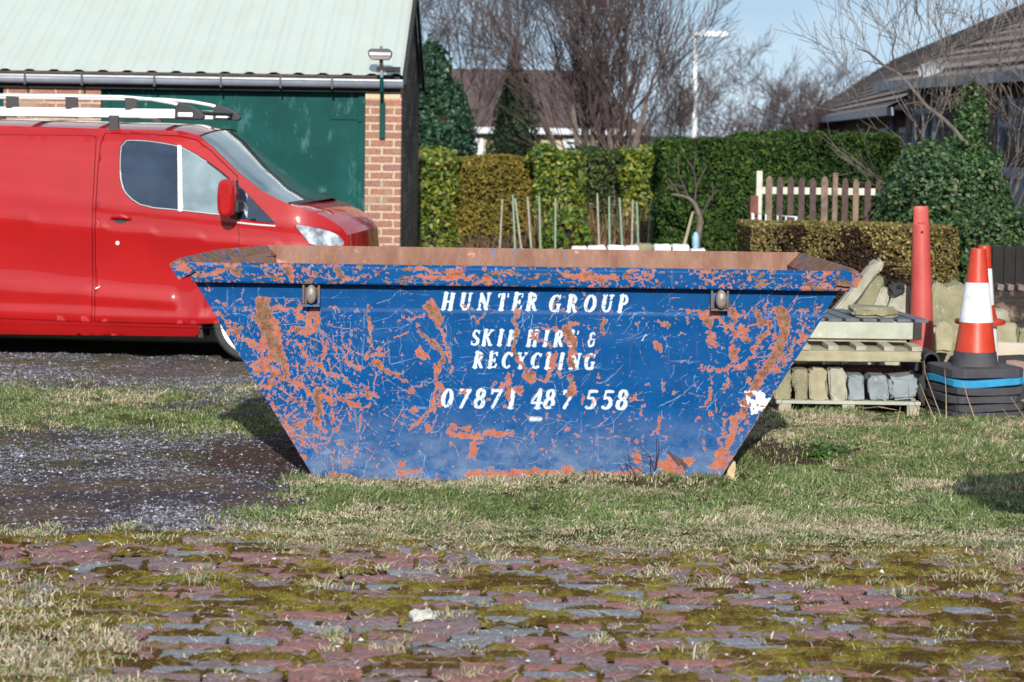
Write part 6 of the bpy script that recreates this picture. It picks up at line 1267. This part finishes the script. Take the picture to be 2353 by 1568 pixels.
# lower pallet
PW = simple('grey_pallet_wood', (.40, .36, .27), (.27, .24, .18), 12, .85, bump=.3, c3=(.5, .46, .36), s3=30); PWW = simple('white_pallet_wood', (.42, .43, .36), (.32, .33, .27), 7, .8, bump=.3, c3=(.52, .52, .45), s3=20); PWD = simple('slate_grey_wood', (.13, .14, .17), (.085, .09, .11), 8, .8, bump=.3)
YQ = 16.35; xa, xb = W(1784, 930, YQ).x, W(2116, 930, YQ).x; PD = 1.0; zt0 = W(1950, 922, YQ).z
pl = empty('pallet', ((xa + xb) / 2, YQ, 0), 'grass-bound wooden pallet on the ground carrying the row of upright stones', 'pallet')
for k in range(5): MB().box(((xa + xb) / 2, YQ + .05 + k * (PD - .1) / 4, zt0 - .012), (xb - xa, .10, .022)).build('deck_board', PWW if k == 0 else PW, pl, bevel=.002)
for x in (xa + .06, W(1950, 940, YQ).x, xb - .05):
    for yk in (.05, PD / 2, PD - .06): MB().box((x, YQ + yk, (zt0 - .024 - .012) / 2), (.085, .09, zt0 - .024 + .012)).build('block', PW, pl, bevel=.003)
bl_ = [([(258, 1100), (290, 1060), (355, 1052), (366, 1120), (362, 1160), (370, 1240), (355, 1255), (268, 1255)], ST, 'leftmost mossy stone on the pallet, next to the skip'), ([(372, 1075), (400, 1055), (465, 1060), (468, 1240), (462, 1254), (395, 1254), (392, 1190), (366, 1150)], ST, 'mossy stone with a notch, second from the skip on the pallet'),
       ([(472, 1080), (490, 1058), (575, 1058), (588, 1080), (590, 1240), (580, 1256), (478, 1254)], STY, 'ochre rounded stone third along the pallet'), ([(592, 1060), (690, 1058), (706, 1100), (708, 1250), (690, 1264), (620, 1264), (596, 1200)], STP, 'tall tapering pale stone in the middle of the pallet'),
       ([(712, 1110), (722, 1098), (808, 1100), (812, 1240), (808, 1250), (716, 1250)], STG, 'small blue-grey stone right of the tall pale one'), ([(832, 1130), (850, 1102), (945, 1100), (958, 1150), (962, 1245), (950, 1252), (855, 1250), (836, 1210)], STG, 'blue-grey broken stone between two others on the pallet'),
       ([(950, 1110), (1130, 1100), (1138, 1190), (1120, 1245), (985, 1252), (962, 1215), (966, 1150)], STG, 'wide blue-grey stone at the right end of the pallet')]
for i, (poly, mt, lb) in enumerate(bl_): stone(poly, YQ + .03 + .01 * (i % 3), .30, mt, lb, 'stone_block', group='stones in a row on the pallet', bev=.02)
RB = simple('dull_red_brick', (.34, .17, .12), (.27, .14, .11), 12, .9, bump=.4)
zb0 = zt0; zb1 = W(2000, 845, YQ + .45).z; yb = YQ + .45; x = xb - .005; k = 0; brl = ['at the right end of', 'second from the right in', 'third from the right in', 'fourth from the right in', 'in the middle of', 'sixth from the right in', 'seventh from the right in', 'at the left end of']
zz = zb1 - .0475 * 1
for i in range(8):
    o = rockbox('brick', (x - .053, yb + .11, zb1 - .034), (.106, .215, .066), RB, (0, 0, random.gauss(0, .01)), .0012, 40 + i, 2, .003, f'dull red brick {brl[i]} the row under the thick stone slab', 'brick', 'bricks stacked on the pallet'); x -= .1085
    if i == 0: proto = o
hp = MB(); hp.box(((xa + xb) / 2 + .03, YQ + .66, (zt0 + zb1 - .07) / 2), (.95, .62, zb1 - .07 - zt0)); tag(hp.build('timber_crate', PWD, None, bevel=.01), 'dark timber bearer box hidden behind the row of upright stones', 'crate')
# thick slab
sla = W(1820, 815, YQ + .1); ztop_ = W(1950, 808, YQ + .0).z; zbot_ = W(1950, 832, YQ + .0).z; xr_ = W(2119, 812, YQ).x; xl_ = W(1780, 812, YQ).x
yA = YQ + .02; yB_ = yA + .78
tag(rockbox('stone_slab', ((xl_ + xr_) / 2, (yA + yB_) / 2, (ztop_ + zbot_) / 2), (xr_ - xl_, yB_ - yA, ztop_ - zbot_ + .0), STY, (0, 0, 0), .003, 77, 4, .012), 'thick mossy stone slab bridging the stones below the upper pallet', 'slab')
for px in (1800, 2108): 
    q = W(px, 838, YQ + .1); tag(rockbox('spacer_block', (q.x, YQ + .42, (zbot_ + zb1) / 2), (.07, .3, max(.02, zbot_ - zb1)), DK, (0, 0, 0), .001, px, 1, .002), 'dark spacer holding up the stone slab, ' + ('left' if px < 2000 else 'right') + ' one', 'spacer')
# upper pallet with white front board
yU = YQ + .40; xu0, xu1 = W(1800, 760, yU).x, W(2118, 760, yU).x; zu1 = W(2000, 741, yU).z; zu0 = W(2000, 779, yU).z
up = empty('pallet', ((xu0 + xu1) / 2, yU, zu0), 'upper wooden pallet with a whitish front board and slate-grey slats on top', 'pallet')
fb = MB().box(((xu0 + xu1) / 2 - .03, yU + .02, (zu0 + zu1) / 2), (xu1 - xu0 - .06, .04, zu1 - zu0)).build('front_board', PWW, up, bevel=.003)
MB().box((xu1 - .03, yU + .06, (zu0 + zu1) / 2 - .0), (.056, .16, zu1 - zu0 + .008)).build('corner_block', BLACK, up, bevel=.004)
for k in range(9):
    t = k / 8; X = xu0 + (xu1 - xu0) * t; MB().bar((X, yU + .0, zu1 + .013), (X - .10, yU + .95, zu1 + .013), .095, .022).build('deck_board', PWD, up, bevel=.002)
for t in (0, .5, 1): MB().box(((xu0 + xu1) / 2 - .05, yU + .08 + t * .8, zu0 - .012 + 0), (xu1 - xu0 - .1, .09, .022)).build('base_board', PW, up)
MB().box(((xu0 + xu1) / 2 - .05, yU + .9, (zu0 + zu1) / 2), (xu1 - xu0 - .1, .08, zu1 - zu0 - .002)).build('bearer', PW, up)
for k in range(5): X = xu0 + .1 + k * (xu1 - xu0 - .2) / 4; 
for X in [xu0 + .12 + i * .19 for i in range(5)]: tag(rockbox('packing_piece', (X, yA + .24, (zu0 - .023 + ztop_) / 2), (.07, .36, max(.015, zu0 - .023 - ztop_)), PW, (0, 0, 0), .0006, int(X * 90), 1, .001), 'thin wooden packing strip between slab and upper pallet', 'packing', 'packing strips under the upper pallet')
stone([(735, 705), (770, 685), (960, 690), (1032, 705), (1030, 738), (930, 752), (745, 745)], yU + .12, .34, ST, 'flat mossy stone resting on the slats of the upper pallet', 'stone_block', bev=.02)
# white blocks peeking over the far rim of the skip
WB = simple('white_kerb_stone', (.74, .72, .68), (.66, .64, .6), 12, .85, bump=.4)
wl_ = [(1314, 1350, 568, 0, 'leftmost white block peeking over the far rim of the skip'), (1352, 1393, 566, 0, 'second white block from the left over the skip rim'), (1397, 1436, 565, 0, 'third white block, just past a narrow dark gap over the rim'), (1437, 1470, 567, 0, 'fourth white block, left of the tan stone over the rim'), (1458, 1503, 561, 1, 'tan stone sticking up among the white blocks over the rim'), (1504, 1543, 563, 0, 'white block directly right of the tan stone'), (1545, 1585, 563, 0, 'tallest white block near the pale blue ornament'), (1587, 1622, 574, 0, 'lowest white block at the right end of the row')]
for x0_, x1_, yt_, k, lb in wl_:
    Yw = 18.6 + (.25 if k else 0); a, b = W(x0_, yt_, Yw), W(x1_, yt_, Yw); h2 = (a.z + b.z) / 2; rockbox('kerb_stone', ((a.x + b.x) / 2, Yw + .1, h2 / 2), (b.x - a.x, .2, h2), ST if k else WB, (0, 0, 0), .004, x0_, 3, .018, lb, 'stone', 'upright stones behind the skip')
# cones
RED = simple('cone_red_plastic', (.46, .034, .013), (.52, .05, .022), 8, .38, bump=.15, bscale=90, c3=(.28, .11, .07), s3=13, lo3=.58, hi3=.78); PINK = simple('faded_red_plastic', (.42, .055, .05), (.50, .085, .075), 5, .5, bump=.2, bscale=90, c3=(.46, .13, .10), s3=7); SLV = simple('white_reflective_sleeve', (.80, .81, .85), (.72, .74, .78), 5, .45, bump=.3, c3=(.42, .42, .44), s3=9, lo3=.54, hi3=.72)
CBL = simple('dusty_black_rubber', (.035, .034, .042), (.06, .058, .07), 9, .7, bump=.3); CBB = simple('blue_rubber_base', (.012, .20, .42), (.03, .30, .52), 9, .6, bump=.2)
def base_pts(hw, z0, z1, sag, rot, seed, mat, par, name='cone_base'):
    n = 48; vs = []; fs = []; rr = random.Random(seed)
    rings = [(.985, z0, 0), (1.0, z0 + .004, 0), (1.0, z1 - .006, 0), (.98, z1, 0), (.55, z1 + .003, 1)]
    for s_, z, q in rings:
        for k in range(n):
            a = 2 * math.pi * k / n; c_, sn = math.cos(a), math.sin(a); p_ = 11 if q == 0 else 2.4
            r = hw * s_ / ((abs(c_) ** p_ + abs(sn) ** p_) ** (1 / p_)); r = min(r, hw * s_ * 1.22) if q == 0 else r
            x, y = r * c_, r * sn; zz_ = z + sag * (math.cos(2 * a + .6) * .5 + math.sin(a * 3 + seed) * .4) * (r / hw) ** 2; x2 = x * math.cos(rot) - y * math.sin(rot); y2 = x * math.sin(rot) + y * math.cos(rot); vs.append((x2, y2, zz_))
    for i in range(len(rings) - 1):
        for k in range(n): fs.append((i * n + k, i * n + (k + 1) % n, (i + 1) * n + (k + 1) % n, (i + 1) * n + k))
    o = MB().add(vs, fs).build(name, mat, None, smooth=True, angle=25); o.parent = par; return o
def cone_obj(loc, label, group, bm_, seed, rot, sag, h=.80, full=True, tilt=(0, 0)):
    e = empty('traffic_cone', loc, label, 'cone', group); e.rotation_euler = (tilt[0], tilt[1], 0)
    base_pts(.272, 0, .062 if full else .050, sag * .6, rot, seed, bm_, e)
    R0, R1 = .160, .052; rad = lambda z: (R0 + (R1 - R0) * (z / h) ** .80)
    def seg_(z0, z1, off, mat, name):
        o = MB().lathe([(rad(z0 + (z1 - z0) * i / 8) + off, .06 + z0 + (z1 - z0) * i / 8) for i in range(9)] + ([(0.03, .06 + z1 + .004)] if z1 >= h - .001 else []), 40).build(name, mat, None, smooth=True, angle=60); o.parent = e; return o
    seg_(0, .10, .003, CBL, 'foot_band'); seg_(.10, h, 0, RED, 'cone_body')
    if full: seg_(.30, .57, .004, SLV, 'reflective_sleeve')
    return e
CX, CY = W(2238, 900, 16.45).x, 16.45; zs_ = W(2238, 862, 16.2).z
cl2 = ['bottom cone of the stack, its black base sinking into the grass', 'stacked cone showing only its black base, second from the ground', 'stacked cone with a black base, third from the ground', 'stacked cone with a black base directly under the blue one', 'stacked cone with the bright blue rubber base, just below the top one', 'topmost full traffic cone of the stack, red with a wide white sleeve']
step_ = (zs_ - .062) / 5
for i in range(6):
    dx = [0, .01, -.01, .012, .0, .0][i]; cone_obj((CX + dx, CY + [0, .01, .0, -.01, 0, 0][i], .0 + i * (zs_ / 5.0 - .004)), cl2[i], 'traffic cones nested in a stack', CBB if i == 4 else CBL, 3 + i * 2, .30 + [0, .05, -.06, .04, .0, -.04][i], [.006, .01, .012, .012, .016, .006][i], full=i == 5)
# second cone behind with round red brim
c2 = empty('traffic_cone', (W(2252, 738, 17.3).x, 17.3, 0), 'red and white traffic cone with a round red brim half hidden behind the stack', 'cone')
zbm = W(2250, 738, 17.3).z
tp = W(2262, 565, 17.3); bx = c2.location.x
def c2seg(prof, mat, name):
    pts = []; n = 36; vs = []; fs = []
    for r, z in prof:
        cx = bx + (tp.x - bx) * max(0, (z - zbm)) / (tp.z - zbm)
        for k in range(n): a = 2 * math.pi * k / n; vs.append((cx + r * math.cos(a), 17.3 + r * math.sin(a), z))
    for i in range(len(prof) - 1):
        for k in range(n): fs.append((i * n + k, i * n + (k + 1) % n, (i + 1) * n + (k + 1) % n, (i + 1) * n + k))
    MB().add(vs, fs).build(name, mat, c2, smooth=True, angle=50)
hz_ = tp.z - zbm; rr_ = lambda z: .105 - .062 * (z - zbm) / hz_
c2seg([(rr_(zbm + hz_ * .7), zbm + hz_ * .7), (rr_(tp.z), tp.z), (.02, tp.z + .003)], RED, 'cone_tip'); c2seg([(rr_(zbm + hz_ * .22) + .002, zbm + hz_ * .22), (rr_(zbm + hz_ * .7) + .002, zbm + hz_ * .7)], SLV, 'reflective_sleeve'); c2seg([(.175, zbm - .02), (.182, zbm - .005), (.175, zbm + .012), (.12, zbm + .02), (rr_(zbm + hz_ * .22), zbm + hz_ * .22)], RED, 'brim')
c2seg([(.165, .02), (.17, .06), (.15, .1), (.12, zbm - .03), (.175, zbm - .02)], SLV, 'lower_sleeve'); c2seg([(.0, .0), (.24, .0), (.24, .04), (.16, .06)], BLACK, 'cone_base')
# tall slim cone
TC = (W(2122, 800, 18.0).x, 18.0); tcn = empty('tall_cone', (TC[0], TC[1], 0), 'tall slim faded red marker cone with a flattened top, standing behind the pallets', 'cone')
ztp = W(2116, 474, 18.0).z; zb3 = 0.05; xt = W(2116, 474, 18.0).x - TC[0]; vs = []; fs = []; n = 32
prof = [(.012, ztp), (.046, ztp - .001), (.054, ztp - .012), (.056, ztp - .04), (.058, ztp - .12), (.062, ztp - .135), (.066, ztp - .25), (.078, .75), (.088, .42), (.098, .16), (.105, zb3)]
for r, z in prof:
    fl2 = .35 if z > ztp - .125 else 1.0
    for k in range(n): a = 2 * math.pi * k / n; vs.append((TC[0] + xt * (z / ztp) + r * math.cos(a), TC[1] + r * math.sin(a) * fl2, z))
for i in range(len(prof) - 1):
    for k in range(n): fs.append((i * n + k, i * n + (k + 1) % n, (i + 1) * n + (k + 1) % n, (i + 1) * n + k))
fs.append(tuple(range(n))); MB().add(vs, fs).build('cone_body', PINK, tcn, smooth=True, angle=40)
MB().tube([(TC[0] + xt * .92, TC[1] - .052, ztp - .19), (TC[0] + xt * .92, TC[1] - .072, ztp - .19)], .010, 10).build('peg_hole', simple('dark_red_hole', (.06, .01, .01)), tcn); base_pts(.21, 0, .055, .0, .3, 4, BLACK, tcn)
# black pipe end and dark rubber piece beside the stack
pp = W(2139, 831, 16.9); mb = MB(); n = 28; vs = []; fs = []
for r, y in ((.046, .30), (.062, .30), (.062, -.02), (.046, -.02), (.044, .25), (0, .26)):
    for k in range(n): a = 2 * math.pi * k / n; vs.append((pp.x + r * math.cos(a), pp.y + y, pp.z + r * math.sin(a) * 1.15))
for i in range(5):
    for k in range(n): fs.append((i * n + k, i * n + (k + 1) % n, (i + 1) * n + (k + 1) % n, (i + 1) * n + k))
tag(MB().add(vs, fs).build('black_pipe', BLACK, None, smooth=True, fix=False), 'open end of a black plastic pipe wedged between pallets and cone stack', 'pipe')
stone([(1175, 1290), (1235, 1290), (1240, 1070), (1180, 1060), (1185, 1000), (1172, 980), (1165, 1100), (1135, 1120), (1130, 1190), (1150, 1250)], 16.6, .4, BLACK, 'ragged piece of black rubber standing left of the cone stack', 'rubber_mat', 'rubber', None)
# dead stalks in front of pallets and stack, weeds by the skip
DST = simple('dead_stalk', (.46, .34, .22), (.34, .24, .16), 20, .8, bump=0); 
def stalks(items, label, name='dry_stalk', Y=15.9, r=.004, mat=DST):
    for pts in items: pass
    mb = MB()
    for pts in items:
        P = [W(x, y, Y + random.uniform(-.1, .1)) for x, y in pts]; mb.tube(P, [r * (1 - .7 * i / (len(P) - 1)) for i in range(len(P))], 5)
    return tag(mb.build(name, mat, None, smooth=True), label, 'stalks', kind='stuff')
ST6 = [[(1240, 1370), (1185, 1240), (1150, 1150)], [(1290, 1380), (1240, 1250), (1180, 1080), (1175, 1010)], [(1310, 1360), (1308, 1200), (1300, 1060)], [(1490, 1380), (1440, 1240), (1412, 1140)], [(1120, 1400), (1105, 1330), (1115, 1280)], [(1100, 1390), (1130, 1330), (1140, 1270)], [(1010, 1390), (1030, 1290)], [(1720, 1430), (1690, 1350), (1650, 1300)], [(820, 1450), (860, 1350)], [(300, 1400), (280, 1300), (320, 1240)], [(1590, 1400), (1600, 1330)], [(1790, 1370), (1740, 1290), (1700, 1230)], [(800, 1300), (900, 1290), (1010, 1310)], [(1665, 760), (1662, 690), (1655, 620)]]
stalks([[P6(*q) for q in s_] for s_ in ST6[:-1]], 'dead straw-coloured stalks rising in front of the pallet and cone stack')
stalks([[P8(760, 1425), P8(700, 1350), P8(630, 1310)], [P8(840, 1370), P8(820, 1300), P8(760, 1240)], [P8(850, 1370), P8(870, 1250), P8(860, 1180)], [P8(740, 1420), P8(700, 1330), P8(690, 1240)], [P8(840, 1360), P8(800, 1330), P8(700, 1300)]], 'thin dark bramble twigs growing against the lower right of the skip', 'bramble_twigs', 12.88, .004, simple('dark_twig', (.09, .035, .04), bump=0))
Pq = np.array([G(1895, 1062)]) + RNG.normal(0, .05, (260, 3)) * np.array([1, .6, .5]) + np.array([0, 0, .05]); leafmesh('weed_leaves', Pq, np.tile([0., -.3, 1], (260, 1)), .035, palette(260, [(.04, .10, .02), (.08, .15, .03)], [1, 1]), LEAFM, None, .8); tag(bpy.data.objects['weed_leaves'], 'small clump of broad green weeds beside the bare soil patch', 'weeds', kind='stuff')
# evergreen added out of view at the right to cast shade on the turf
blob('added_shade_tree', (3.25, 9.7, 1.25), (.80, .35, .30), 4500, 'added small evergreen, unseen outside the right edge, placed to shade the turf', 'tree', IVY, [4, 4, 2, 2, .8], .09, LEAFM, .7, 31, .3, .8, trunk=.04)
